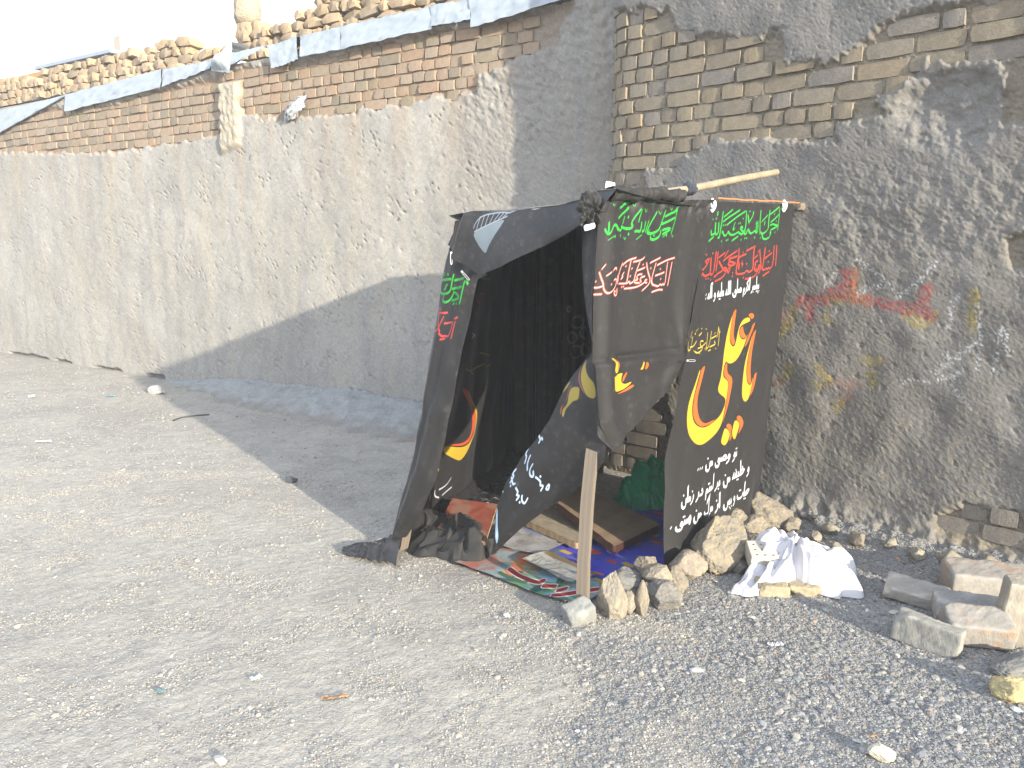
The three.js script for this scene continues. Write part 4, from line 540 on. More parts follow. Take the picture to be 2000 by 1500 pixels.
{ // the front right hanging, gathered round the post, and its hem drawn aside
  const m = printed(-0.12, 0.7, 0.55, 1.5, 1150, BLACK, (k) => {
    k.line(S.b1G, GRN, 0.0068); k.line(S.b1R, '#b8463c', 0.0068, 1); k.line(S.b1R, '#c0b2ac', 0.0024);
    k.marks(S.b1G, GRN, 0.0068, 16, 6);
    k.fill(S.b1O, ORA); k.outline(S.b1O, DK, 0.003); k.fill(S.b1Y, YEL); k.outline(S.b1Y, DK, 0.003);
  });
  const bodyFold = (u, v, a, b = 0.5) => 0.012 + 0.006 * foldF(a, 11, 1 + v * 1.5) * (0.5 + sst(1.1, 1.45, v)) + 0.005 * Math.sin(9 * Math.atan2(v - 0.86, 0.5 - u)) * Math.exp(-2.2 * Math.hypot(u - 0.46, v - 0.86)) * sst(0.02, 0.12, Math.hypot(u - 0.46, v - 0.86)) + 0.012 * Math.exp(-Math.pow((a - 0.12) / 0.07, 2)) - 0.012 * Math.exp(-Math.pow((v - 0.905 + 0.02 * a) / 0.012, 2)) * sst(0.05, 0.2, a) + 0.012 * sst(0.9, 0.89, v) + 0.016 * sst(1.36, 1.44, v) * fbm2(u * 14, v * 14) + 0.005 * sst(0.75, 1, a);
  const body = cloth('front_banner', tent, m, posP, S.e_b1[0], S.e_b1[1], bodyFold, 90, 120);
  const w = printed(0.85, 1.1, 0.6, 1.5, 600, BLACK, (k) => {});
  mesh('front_wrap', sheet(22, 70, (i, j) => { const a = i / 22, b = j / 70, l = along(S.e_wr[0], b), r = along(S.e_b1[0], b), A = posF(l[0], l[1], 0.004 * n2(b * 5, 2)), B = posP(r[0], r[1], bodyFold(r[0], r[1], 0)), p = A.lerp(B, a).addScaledVector(nF, 0.004 * Math.sin(Math.PI * a) + 0.005 * Math.sin(a * 5 + b * 7)).addScaledVector(nP, 0.004 * Math.sin(Math.PI * a)); return [p.x, p.y, p.z, ...w.userData.uv(0.9 + 0.1 * a, l[1])]; }, false, true), w, tent);
  const f = printed(0.45, 1.06, 0.06, 0.96, 1000, BLACK, (k) => {
    k.fill(S.flO, '#a04a44'); k.fill(S.flY, '#9c8a38'); k.outline(S.flY, '#39393a', 0.003); k.line(S.flW, '#b9cde0', 0.0075); k.fill(S.flB, '#b4cfe4');
  }, { roughness: 0.42, satin: true });
  cloth('drawn_aside_hem', tent, f, posF, S.e_fl[0], S.e_fl[1], (u, v, a, b) => -0.035 - 0.02 * sst(0.2, 0.6, b) + 0.02 * Math.sin(Math.PI * a) + 0.006 * foldF(a, 5, b * 3) * (0.3 + b) + 0.003 * n2(u * 5, v * 5), 50, 90);
  // rolled cloth along the top, knot and white plastic clip
  const pts = []; for (let i = 0; i <= 12; i++) pts.push(posP(-0.03 + i * 0.038, 1.435 + 0.004 * i * 0.5 + 0.006 * n2(i * 0.9, 3), 0.02 + 0.01 * n2(i * 0.8, 7)));
  const roll = new THREE.TubeGeometry(new THREE.CatmullRomCurve3(pts), 60, 0.022, 10), rp = roll.attributes.position; for (let i = 0; i < rp.count; i++) { const d = 0.007 * n3(rp.getX(i) * 26, rp.getY(i) * 26, rp.getZ(i) * 26); rp.setXYZ(i, rp.getX(i) + d, rp.getY(i) + d, rp.getZ(i) + d); } roll.computeVertexNormals();
  mesh('rolled_edge', roll, std([0.016, 0.0155, 0.015], { roughness: 0.75 }), body);
  const kn = new THREE.IcosahedronGeometry(0.042, 12), kp = kn.attributes.position, v3 = V(0, 0, 0);
  for (let i = 0; i < kp.count; i++) { v3.fromBufferAttribute(kp, i); const d = v3.clone().normalize(), a = Math.atan2(d.y, d.x), r = 0.038 * (1 + 0.22 * Math.sin(a * 7 + d.z * 3) + 0.2 * fbm3(d.x * 3, d.y * 3, d.z * 3)); kp.setXYZ(i, d.x * r, d.y * r * 1.25, d.z * r * 0.8); } kn.computeVertexNormals();
  const knot = mesh('knot', kn, std([0.022, 0.021, 0.02], { roughness: 0.75 }), body); knot.position.copy(posF(0.99, 1.385, 0.06)); knot.rotation.y = 0.45;
  const clip = mesh('plastic_clip', brickShape(5, 0.4), std([0.75, 0.78, 0.85], { roughness: 0.35 }), knot); clip.scale.set(0.04, 0.016, 0.016); clip.position.set(-0.012, -0.055, 0.016); clip.rotation.z = 0.25;
  const card = mesh('white_card', brickShape(6, 0.1), std([0.75, 0.75, 0.73]), body); card.scale.set(0.035, 0.03, 0.003); card.position.copy(posF(0.99, 1.462, -0.05)); card.rotation.set(0, 0.4, -0.1);
}
{ // left front strip, and the same cloth going back as the side of the tent
  const m = printed(-0.1, 0.56, 0, 1.3, 900, BLACK, (k) => { k.line(S.stG, GRN, 0.0075); k.line(S.stR, '#b03a38', 0.0065); k.fill(S.stO, '#b4552a'); k.line(S.stW, WHT, 0.009); });
  cloth('front_strip', tent, m, posF, S.e_st[0], S.e_st[1], (u, v, a, b) => 0.05 * Math.sin(Math.PI * Math.pow(a, 0.7)) - 0.05 * (1 - a) + 0.012 * foldF(a, 8, b * 3) + 0.006 * n2(u * 8, v * 4), 50, 110);
  const s = printed(-0.12, 1.56, 0, 1.5, 760, BLACK, (k) => {
    k.line(S.inG, GRN, 0.007); k.line(S.inR, RED, 0.0075); k.line(S.inS, '#8a7a2c', 0.0055); k.line(S.inW, WHT, 0.006); k.fill(S.inO, '#b04626'); k.fill(S.inY, YEL); k.outline(S.inY, DK, 0.003);
  });
  const Le = S.e_st[0], left = []; for (let i = 0; i <= 12; i++) { const v = mix(1.36, 0.03, i / 12); left.push(-0.02, v); }
  const right = []; for (let i = 0; i <= 12; i++) right.push(1.5, mix(1.42, 0.0, i / 12));
  cloth('side_curtain', tent, s, posI, left, right, (u, v, a, b) => 0.01 + 0.016 * sst(0.3, 0.9, a) * (Math.sin(u * 27 + 0.8 * Math.sin(v * 2.2)) * 0.5 + Math.sin(u * 61 + v) * 0.22) * (0.35 + 0.65 * b) + 0.012 * n2(u * 3, v * 2), 150, 90);
  const kb = printed(-0.06, 0.62, -0.02, 1.5, 500, BLACK, (k) => k.line(S.inE, '#5c5955', 0.01));
  cloth('back_curtain', tent, kb, posK, [-0.02, 1.42, -0.02, 0.01], [0.58, 1.43, 0.58, 0.0], (u, v, a, b) => 0.02 + 0.022 * Math.sin(u * 38 + Math.sin(v * 2.4)) * (0.4 + 0.6 * b) + 0.012 * Math.sin(u * 83 + v), 70, 60);
  // spare cloth of the side and back lying in on the floor
  mesh('gathered_hem', sheet(110, 24, (i, j) => { const a = i / 110, b = j / 24, u = mix(0.3, 2.0, a), w = (0.34 + 0.1 * n2(a * 6, 4)) * sst(0, 0.12, a), back = u > 1.5, p = back ? posK(u - 1.5, 0, w * b) : posI(u, 0, w * b * (1 - 0.2 * sst(1.3, 1.5, u))); return [p.x, Math.max(0, groundY(p.x, p.z)) + 0.012 + (0.03 * Math.abs(n2(a * 17, b * 3)) + 0.018 * Math.abs(n2(a * 40, b * 6))) * Math.sin(Math.PI * Math.min(1, b * 0.9 + 0.1)) + 0.06 * sst(0.25, 0, b), p.z, ...s.userData.uv(1.2 + 0.1 * a, 0.1 + b * 0.1)]; }), s, tent);
  // tail lying on the ground
  const g = sheet(30, 14, (i, j) => { const a = i / 30, b = j / 14, w = 0.2 * Math.pow(1 - a, 0.5) * (1 + 0.3 * n2(a * 4, 2)) + 0.012, p = V(-0.46 - 0.235 * a, 0, -3.2 + 0.03 * a), x = p.x + 0.02 * n2(a * 3, 5), z = p.z + (b - 0.5) * w * 1.6; return [x, groundY(x, z) + 0.012 + 0.05 * Math.exp(-a * 3.5) * Math.sin(Math.PI * b) + 0.016 * Math.abs(n2(a * 6, b * 3)), z, ...m.userData.uv(0.02 + 0.1 * b, 0.02 + 0.05 * a)]; });
  mesh('trailing_tail', g, m, tent);
}
{ // roof cloth with the valance that hangs over its front beam
  const m = printed(0.25, 1.1, 1.13, 1.47, 1100, BLACK, (k) => { k.fill(S.vaT, '#6f7a80'); k.line(S.vaB, '#8a9299', 0.004); }, { roughness: 0.42, satin: true });
  const A = S.e_va[0], B = S.e_va[1], nu = 90, nv = 70;
  const g = sheet(nu, nv, (i, j) => {
    const a = i / nu, q = j / nv, top = along(A, a);
    if (q < 0.5) { // from the hem up
      const b = q * 2, bot = along(B, a), u = mix(bot[0], top[0], b), v = mix(bot[1], top[1], b), p = posF(u, v, 0.05 - 0.03 * b * b + 0.005 * fbm2(u * 6, v * 6, 2) * (1 - b * 0.6) + 0.012 * Math.sin(u * 14 + v * 9) * (1 - b) - 0.07 * sst(0.14, 0, a) + 0.02 * sst(0.2, 0.13, a) * sst(0.08, 0.13, a));
      return [p.x, p.y, p.z, ...m.userData.uv(u, v)];
    }
    const b = (q - 0.5) * 2, back = BLt.clone().lerp(RBt, a), p0 = posF(top[0], top[1], 0.025), p = p0.lerp(back, b); p.y -= 0.03 * Math.sin(Math.PI * b) + 0.006 * Math.min(1, b * 8) - 0.006 * n2(a * 5, b * 5) * b;
    return [p.x, p.y, p.z, ...m.userData.uv(mix(0.3, 0.4, a), 1.14)];
  });
  const roof = mesh('roof_cloth', g, m, tent);
  const pin = (pos, rot, parent) => { const c = new THREE.CatmullRomCurve3([V(0.004, 0.03, 0), V(0.004, -0.03, 0), V(0, -0.036, 0), V(-0.004, -0.03, 0), V(-0.004, 0.026, 0)]), o = mesh('safety_pin', mergeGeometries([new THREE.TubeGeometry(c, 30, 0.0016, 6), new THREE.SphereGeometry(0.0065, 10, 8).translate(0, 0.03, 0)]), std([0.7, 0.72, 0.75], { metalness: 0.6, roughness: 0.3 }), parent); o.position.copy(pos); o.rotation.set(0, 0.6, rot); o.scale.setScalar(0.65); };
  pin(posF(0.39, 1.225, 0.06), 0, roof); pin(posF(0.482, 1.165, 0.085), 0.8, roof); pin(posP(0.46, 0.862, 0.075), 1.5, tent);
}
{ // bamboo pole, orange cord and the peg it is tied to
  const a = posP(0.02, 1.435, -0.02), b = V(1.12, 1.60, -3.52), c = new THREE.CatmullRomCurve3([a, a.clone().lerp(b, 0.35).add(V(0, -0.018, 0)), a.clone().lerp(b, 0.7).add(V(0, -0.008, 0)), b]);
  const g = new THREE.TubeGeometry(c, 90, 0.0135, 12), p = g.attributes.position; g.computeVertexNormals();
  const cap = new THREE.CircleGeometry(0.0135, 12); cap.lookAt(c.getTangent(1)); cap.translate(b.x, b.y, b.z);
  const bam = std([0.33, 0.28, 0.2], { map: woodMap, roughness: 0.6 }), pole = mesh('bamboo_pole', g, bam, tent);
  mesh('cut_end', cap, std([0.5, 0.42, 0.3]), pole);
  for (const s of [0.55, 0.78]) { const n = mesh('node_ring', new THREE.TorusGeometry(0.0135, 0.0022, 8, 18), bam, pole); n.position.copy(c.getPoint(s)); n.lookAt(c.getPoint(s).add(c.getTangent(s))); }
  const wrap = mesh('cloth_binding', new THREE.IcosahedronGeometry(0.03, 6), std([0.03, 0.035, 0.05]), pole), wp = wrap.geometry.attributes.position; for (let i = 0; i < wp.count; i++) { const k = 1 + 0.25 * fbm3(wp.getX(i) * 50, wp.getY(i) * 50, wp.getZ(i) * 50); wp.setXYZ(i, wp.getX(i) * k, wp.getY(i) * k, wp.getZ(i) * k); } wrap.geometry.computeVertexNormals(); wrap.position.copy(c.getPoint(0.4)); wrap.scale.set(1, 0.8, 1);
  const q = []; for (let i = 0; i <= 10; i++) q.push(posP(mix(0.7, 1.49, i / 10), mix(1.462, 1.487, i / 10) + 0.003 * n2(i * 0.7, 2), 0.022));
  mesh('orange_cord', new THREE.TubeGeometry(new THREE.CatmullRomCurve3(q), 60, 0.0032, 6), std([0.55, 0.17, 0.05]), tent);
  const peg = mesh('wooden_peg', brickShape(9, 0.25), mWood, tent); peg.scale.set(0.05, 0.034, 0.035); peg.position.copy(posP(1.5, 1.47, 0.02)); peg.rotation.y = 0.8;
}

// ---------- sheets on the tent floor
function floorSheet(name, label, pts, y, ppm, base, draw, parentLift) {
  const xs = pts.map((p) => p[0]), zs = pts.map((p) => p[1]), x0 = Math.min(...xs) - 0.02, x1 = Math.max(...xs) + 0.02, z0 = Math.min(...zs) - 0.02, z1 = Math.max(...zs) + 0.02;
  const m = printed(x0, x1, -z1, -z0, ppm, base, (k) => draw(k), { roughness: 0.45, bumpScale: 0.0002 });
  const flatPts = pts.flat(), cx = xs.reduce((a, b) => a + b) / xs.length, cz = zs.reduce((a, b) => a + b) / zs.length, NR = 14, NA = 96;
  const g = sheet(NA, NR, (i, j) => {
    const e = along([...flatPts, flatPts[0], flatPts[1]], i / NA), r = j / NR, x = mix(cx, e[0], r), z = mix(cz, e[1], r);
    return [x, Math.max(0.002, groundY(x, z)) + y + 0.004 * n2(x * 6, z * 6 + y * 90) + r * r * r * 0.01 * sat(n2(x * 3 + 5, z * 3) + 0.2), z, ...m.userData.uv(x, -z)];
  });
  return tag(mesh(name, g, m), label, 'banner sheet');
}
const neg = (pts) => pts.flatMap(([x, z]) => [x, -z]);
const blob = (k, r, n, box, cols, len, wid) => { for (let i = 0; i < n; i++) { const u = mix(box[0], box[1], r()), v = mix(box[2], box[3], r()), a = r() * 6.3; k.x.save(); k.x.translate(k.X(u), k.Y(v)); k.x.rotate(a); k.x.fillStyle = cols[Math.floor(r() * cols.length)]; k.x.beginPath(); k.x.ellipse(0, 0, len * k.ppm * (0.5 + r()), wid * k.ppm * (0.5 + r()), 0, 0, 7); k.x.fill(); k.x.restore(); } };
floorSheet('purple_banner_sheet', 'blue and purple printed banner sheet with orange squares on the tent floor', [[0.092, -3.091], [0.2, -3.35], [0.327, -3.75], [0.433, -3.953], [0.85, -3.765], [0.7, -3.109], [0.5, -2.9], [0.357, -2.83], [0.232, -2.99]], 0.006, 900, '#4448c0', (k) => {
  const r = mulberry(41); blob(k, r, 60, [0.1, 0.8, 2.85, 3.95], ['rgba(70,60,170,.5)', 'rgba(40,70,140,.5)', 'rgba(60,90,160,.5)'], 0.06, 0.05); blob(k, r, 14, [0.1, 0.22, 3.02, 3.2], ['rgba(150,40,40,.7)', 'rgba(90,110,90,.5)'], 0.04, 0.02);
  for (let i = 0; i < 46; i++) { const u = mix(0.2, 0.72, r()), v = mix(2.9, 3.75, r()), s = mix(0.02, 0.045, r()); k.x.save(); k.x.translate(k.X(u), k.Y(v)); k.x.rotate(0.6 + r() * 0.5); k.x.fillStyle = ['#b0402a', '#c06a2a', '#b89a3a', '#a83a30'][Math.floor(r() * 4)]; k.x.fillRect(0, 0, s * k.ppm * (1 + r()), s * k.ppm * 0.7); k.x.restore(); }
});
floorSheet('printed_banner_sheet', 'faded teal and red lettered banner sheet curling at the front edge of the tent floor', [[-0.223, -3.065], [-0.014, -3.307], [0.167, -3.15], [0.3, -3.0], [0.36, -2.8], [0.266, -2.683], [0.158, -2.735], [0.067, -2.803], [-0.09, -2.94]], 0.012, 1100, '#7f8a8c', (k) => {
  const r = mulberry(42);
  blob(k, r, 26, [-0.2, -0.02, 2.98, 3.25], ['rgba(160,80,60,.55)', 'rgba(150,120,110,.5)'], 0.07, 0.03); blob(k, r, 30, [-0.05, 0.35, 2.7, 3.05], ['rgba(70,120,135,.5)', 'rgba(120,170,190,.5)', 'rgba(60,90,70,.45)'], 0.07, 0.03); blob(k, r, 12, [0, 0.12, 2.96, 3.12], ['rgba(190,95,60,.6)', 'rgba(190,150,90,.5)'], 0.05, 0.025);
  blob(k, r, 16, [0.0, 0.2, 2.78, 2.95], ['rgba(35,60,60,.6)', 'rgba(90,140,70,.5)'], 0.06, 0.012);
  const red = [[0.0, 2.99, 0.05, 2.9, 0.11, 2.86, 0.13, 2.89], [0.13, 2.84, 0.17, 2.84], [0.18, 2.8, 0.21, 2.815], [0.16, 2.755, 0.25, 2.77, 0.33, 2.8]];
  k.line(red, '#c9c2b6', 0.036, 0.3); k.line(red, '#8e2d30', 0.024, 0.3); k.line([[-0.04, 2.95, 0.03, 2.87, 0.06, 2.86]], '#3c5a46', 0.02, 0.3);
});
floorSheet('white_banner_sheet', 'dusty blank white banner sheet on the tent floor beside the heap of black cloth', [[-0.07, -3.318], [0.037, -3.574], [0.183, -3.56], [0.334, -3.4], [0.125, -3.119], [0.009, -3.16], [-0.053, -3.245]], 0.021, 700, '#9b9897', (k) => { const r = mulberry(43); blob(k, r, 40, [-0.1, 0.35, 3.1, 3.6], ['rgba(120,115,110,.35)', 'rgba(165,165,170,.4)'], 0.05, 0.02); k.line([[0.02, 3.5, 0.14, 3.36]], 'rgba(110,120,165,.6)', 0.03); k.line([[0.21, 3.3, 0.2, 3.27, 0.22, 3.26]], '#3d3b36', 0.01); });
floorSheet('lettered_card', 'white card with a beige border and pen marks lying on the printed sheet', [[0.05, -3.047], [0.16, -3.15], [0.34, -2.925], [0.225, -2.835]], 0.027, 1000, '#9a9995', (k) => { k.line([[0.16, 3.14, 0.35, 2.92]], '#75654a', 0.05, 0.2); k.line([[0.08, 3.03, 0.1, 3.05], [0.1, 3.01, 0.125, 3.05], [0.12, 3.0, 0.16, 3.02], [0.15, 2.96, 0.2, 2.98], [0.13, 2.93, 0.15, 2.95], [0.1, 3.04, 0.13, 3.08]], '#5c6770', 0.007); k.line([[0.172, 3.155, 0.352, 2.935]], '#c5c5c2', 0.014, 0.2); });
// ---------- boards
function board(name, label, q, th, face, side) { // four top corners, thickness
  const P = q.map((p) => V(...p)), n = P[1].clone().sub(P[0]).cross(P[3].clone().sub(P[0])).normalize(); if (n.y < 0) n.negate();
  const o = thing(name, label, 'board', null, P[0].clone().lerp(P[2], 0.5).toArray()), c = o.position, ctr = V(0, 0, 0);
  const top = sheet(16, 16, (i, j) => { const a = i / 16, b = j / 16, p = P[0].clone().lerp(P[1], a).lerp(P[3].clone().lerp(P[2], a), b).sub(c), e = Math.min(a, 1 - a, b, 1 - b), w = e === 0 ? 0.004 : 0; p.x += w * n2(a * 9, b * 9); p.z += w * n2(a * 9 + 4, b * 9); p.addScaledVector(n, 0.002 * n2(a * 4, b * 4)); return [p.x, p.y, p.z, a * 0.5, b * 0.5]; });
  mesh('face', top, face, o);
  const pos = [], uv = [], idx = []; for (let i = 0; i <= 64; i++) { const s = (i / 16) % 4, k = Math.floor(s), p = P[k % 4].clone().lerp(P[(k + 1) % 4], s - k).sub(c), w = 0.003 * n2(i * 0.9, 3); const t = p.clone().addScaledVector(n, -0.001), b = p.clone().addScaledVector(n, -th - w); pos.push(t.x + w, t.y, t.z, b.x, b.y, b.z); uv.push(i / 16, 0, i / 16, 0.15); if (i) { const a = 2 * i; idx.push(a - 2, a, a - 1, a, a + 1, a - 1); } }
  mesh('edge', geom(pos, idx, uv), side, o);
  const bot = geom(P.flatMap((p) => p.clone().sub(c).addScaledVector(n, -th).toArray()), [0, 1, 2, 0, 2, 3], [0, 0, 1, 0, 1, 1, 0, 1]); mesh('underside', bot, side, o);
  return o;
}
const mBoard = std([0.23, 0.17, 0.115], { map: woodMap, roughness: 0.55 }), mDarkRed = std([0.06, 0.022, 0.016], { map: woodMap, roughness: 0.5 }), mBeige = std([0.34, 0.29, 0.215], { map: grit, roughness: 0.7 }), mRaw = std([0.4, 0.29, 0.16], { map: woodMap });
const redMap = tile(256, (x, y) => { const a = sst(-0.1, 0.5, per(x, y, 6, 3) + 0.4 * per(x, y, 20, 1)); return [mix(1, 1.0, a) * 0.95, mix(0.5, 1.0, a), mix(0.42, 0.95, a)]; });
board('brown_board', 'large brown wooden panel with a dark red edge leaning inside the tent', [[0.29, 0.14, -3.825], [0.67, 0.06, -3.414], [0.432, 0.06, -3.132], [0.212, 0.14, -3.456]], 0.035, mBoard, mDarkRed);
board('beige_board', 'beige board with a raw chipped edge lying under the large brown panel', [[0.166, 0.06, -3.67], [0.36, 0.05, -3.3], [0.279, 0.05, -3.197], [0.063, 0.06, -3.452]], 0.028, mBeige, mRaw);
board('red_board', 'weathered red board with chipped edges lying on the heap of black cloth', [[-0.27, 0.125, -3.55], [-0.06, 0.11, -3.52], [-0.1, 0.085, -3.1], [-0.305, 0.095, -3.24]], 0.016, std([0.26, 0.13, 0.1], { map: redMap, roughness: 0.6 }), mRaw);

// ---------- heaps of cloth
function heap(name, label, category, o) {
  const NA = 150, NR = 70, g = sheet(NA, NR, (i, j) => {
    const a = (i / NA) * Math.PI * 2, r = j / NR, ca = Math.cos(a), sa = Math.sin(a), rim = (o.rim ? o.rim(a) : 1) + (o.rag ?? 0.22) * fbm3(ca * 1.3, sa * 1.3, o.seed, 3) * 1.6;
    let x = ca * r * o.rx * rim, z = sa * r * o.rz * rim;
    const X = x / o.rx, Z = z / o.rz, w = fbm3(X * 1.1, Z * 1.1, o.seed + 5, 2) * 1.3, th = X * o.dir[0] + Z * o.dir[1];
    const ridge = 0.5 + 0.5 * Math.sin(2 * th * o.freq + w * 6) + 0.15 * Math.sin(5 * th * o.freq - w * 8), ridge2 = 1 - Math.abs(n3(X * 3.4 + w, Z * 3.4, o.seed + 9));
    let h = 0; for (const [bx, bz, br, bh] of o.bumps) h = Math.max(h, bh * Math.pow(sst(br, br * 0.12, Math.hypot(X - bx, Z - bz)), 0.8));
    const body = sst(0, 0.25, h + 0.03 * (1 - r)); let y = h * o.h + (0.62 * ridge + 0.5 * ridge2 - 0.4) * o.fold * (0.35 + body) * sst(1, 0.9, r) + 0.012 * (1 - r) + 0.004;
    const sw = o.fold * 0.9 * (ridge - 0.5) * body; x += sw * o.dir[1] + 0.4 * o.fold * n3(X * 4, y * 9, o.seed); z -= sw * o.dir[0];
    y = Math.max(0.003, y * sst(1.0, 0.86, r) + 0.003);
    const c = Math.cos(o.yaw ?? 0), s = Math.sin(o.yaw ?? 0), wx = o.at[0] + x * c + z * s, wz = o.at[1] - x * s + z * c;
    return [wx - o.at[0], y + (o.base ?? 0) + Math.max(0, groundY(wx, wz)), wz - o.at[1], X * 0.5, Z * 0.5];
  });
  const m = mesh(name, g, o.mat); m.position.set(o.at[0], 0, o.at[1]);
  return tag(m, label, category, o.group);
}
const wv2 = weave.clone(); wv2.repeat.set(14, 14); wv2.needsUpdate = true;
{ // the white cloth: a gathered sheet thrown over, its pleats running down from the crest
  const at = [1.115, -2.965], H = 0.172, g = sheet(260, 90, (i, j) => {
    const a = (i / 260) * Math.PI * 2, r = j / 90, ca = Math.cos(a), sa = Math.sin(a), gs = (m, w) => { let q = Math.abs(a - m); q = Math.min(q, 2 * Math.PI - q); return Math.exp(-(q / w) * (q / w)); };
    const rim = 1 - 0.42 * gs(1.75, 0.36) + 0.62 * gs(2.48, 0.24) + 0.24 * gs(0.9, 0.32) - 0.5 * gs(3.3, 0.42) + 0.06 * n2(ca * 2, sa * 2);
    const w = 2.2 * n3(ca * 1.2 + r * 0.5, sa * 1.2, r * 1.1 + 3), pl = Math.sin(a * 9 + w + r * 1.6), pl2 = Math.sin(a * 21 - 1.6 * w + r * 3), amt = sst(0.08, 0.4, r) * (0.75 + 0.5 * n2(ca * 1.5 + 7, sa * 1.5));
    const out = 1 + (0.07 * pl + 0.03 * pl2) * amt, x = ca * r * 0.235 * rim * out, z = sa * r * 0.18 * rim * out - 0.035 * (1 - r);
    const lobe = gs(2.48, 0.34), dome = mix(Math.pow(1 - Math.pow(r, 4), 0.6), Math.max(0, 1 - r * 1.9) * 0.9 + 0.27 * sst(1, 0.75, r), lobe);
    let y = H * dome * (0.88 + 0.12 * n2(x * 9 + 3, z * 9)) * (1 - 0.25 * sat(ca * 1.2 - 0.1)) + (0.017 * pl + 0.009 * pl2) * amt * sst(1, 0.8, r) + 0.014 * n3(x * 14, z * 14, 5) * sst(1, 0.7, r);
    y = Math.max(0.004 + 0.02 * sst(1, 0.94, r), y);
    return [x, y + Math.max(0, groundY(at[0] + x, at[1] + z)), z, a * 2, r * 2];
  }), m = mesh('white_cloth', g, std([0.56, 0.55, 0.58], { roughness: 0.85, bumpMap: wv2, bumpScale: 0.0006 }));
  m.position.set(at[0], 0, at[1]); tag(m, 'crumpled white cloth bundle heaped over bricks beside the stones', 'cloth');
}
heap('black_cloth', 'crumpled black cloth heap on the ground inside the tent entrance', 'cloth', { at: [-0.255, -3.27], rx: 0.26, rz: 0.17, h: 0.1, yaw: -0.62, seed: 21, rag: 0.2, dir: [0.5, 0.85], freq: 4.5, fold: 0.05, bumps: [[0, 0, 1, 0.8], [-0.5, 0.1, 0.5, 1.2], [0.4, 0.3, 0.5, 0.9]], mat: std([0.02, 0.019, 0.018], { roughness: 0.8, bumpMap: wv2, bumpScale: 0.0006 }) });
heap('green_cloth', 'shiny green cloth heaped against the wall behind the brown panel', 'cloth', { at: [0.72, -3.95], rx: 0.24, rz: 0.17, h: 0.17, yaw: 0.9, seed: 33, dir: [0.8, 0.5], freq: 4.6, fold: 0.045, bumps: [[0, 0, 1, 1]], mat: std([0.01, 0.22, 0.1], { roughness: 0.42 }) });

// ---------- stones
function rockGeo(seed, w, h, d, tone, o = {}) {
  const r = mulberry(seed), g0 = new THREE.IcosahedronGeometry(1, o.detail ?? 24); g0.deleteAttribute('uv'); g0.deleteAttribute('normal');
  const g = mergeVertices(g0, 1e-5), p = g.attributes.position, planes = [], v = V(0, 0, 0), col = new Float32Array(p.count * 3);
  for (let i = 0; i < (o.planes ?? 13); i++) { const n = V(r() * 2 - 1, r() * 2 - 1, r() * 2 - 1).normalize(); planes.push([n, 0.7 + 0.28 * r()]); }
  planes.push([V(0, -1, 0), 0.75]);
  for (let i = 0; i < p.count; i++) {
    const n = v.fromBufferAttribute(p, i).clone().normalize(); let R0 = 1.12, soft = 0;
    for (const [q, k] of planes) { const c = n.dot(q); if (c > 0.05) R0 = Math.min(R0, k / c); }
    R0 *= 1 + 0.07 * fbm3(n.x * 2.5 + seed, n.y * 2.5, n.z * 2.5, 3) + 0.03 * fbm3(n.x * 7, n.y * 7 + seed, n.z * 7, 3) + 0.016 * Math.abs(n3(n.x * 17, n.y * 17 + seed, n.z * 17)) + 0.012 * n3(n.x * 38, n.y * 38, n.z * 38 + seed) - 0.05 * sst(0.25, 0.5, fbm3(n.x * 5 + 9, n.y * 5, n.z * 5 + seed, 2));
    const t = o.taper ?? 0, y = n.y * R0, sx = 1 - t * (y * 0.5 + 0.2);
    p.setXYZ(i, n.x * R0 * w * 0.5 * sx, y * h * 0.5, n.z * R0 * d * 0.5 * sx);
    const b = fbm3(n.x * 2 + seed, n.y * 2, n.z * 2, 3), f = n3(n.x * 24, n.y * 24, n.z * 24 + seed), k = 1 + 0.3 * b + 0.2 * f + 0.1 * n3(n.x * 60, n.y * 60 + seed, n.z * 60), c = mix3(tone, [tone[0] * 1.25, tone[1] * 1.12, tone[2] * 0.9], sat(b * 1.6));
    col.set([c[0] * k, c[1] * k, c[2] * k], i * 3);
  }
  g.setAttribute('color', new THREE.BufferAttribute(col, 3)); g.computeVertexNormals();
  return g;
}
const tan = [0.192, 0.168, 0.132], grey = [0.155, 0.147, 0.132], buff = [0.22, 0.195, 0.155], slate = [0.14, 0.14, 0.136];
function stone(label, seed, x, z, w, h, d, tone, o = {}) {
  const m = mesh(o.name ?? 'stone', rockGeo(seed, w, h, d, tone, o), mStone); m.position.set(x, Math.max(0, groundY(x, z)) + h * 0.36 + (o.lift ?? 0), z); m.rotation.set(o.rx ?? 0, o.turn ?? 0, o.rz ?? 0);
  return tag(m, label, 'stone', o.group ?? 'stones holding down the tent hem');
}
stone('tall pale pointed stone standing right beside the front wooden post', 301, 0.362, -2.63, 0.105, 0.185, 0.1, buff, { taper: 0.45, planes: 11 });
{ const b = mesh('stone_block', roughBlock(302, 0.1, 0.08, 0.075, [0.2, 0.2, 0.185], [0.26, 0.255, 0.225], 0.01), mStone); b.position.set(0.238, 0.026, -2.575); b.rotation.set(0.25, 0.5, 0.1); tag(b, 'small pale square stone lying in front of the wooden post foot', 'stone', 'stones holding down the tent hem'); }
stone('dark grey flat slab lying behind the tall pale pointed stone', 303, 0.43, -2.83, 0.19, 0.1, 0.12, slate, { turn: 0.5 });
stone('small buff stone wedged between the tall pointed stone and the thin spiky shard', 304, 0.42, -2.655, 0.06, 0.085, 0.06, buff);
stone('thin spiky upright shard among the small stones', 305, 0.465, -2.64, 0.055, 0.135, 0.05, tan, { taper: 0.7, planes: 10 });
stone('rough rounded grey lump at the front right of the small stones', 306, 0.55, -2.7, 0.125, 0.11, 0.11, grey, { planes: 18 });
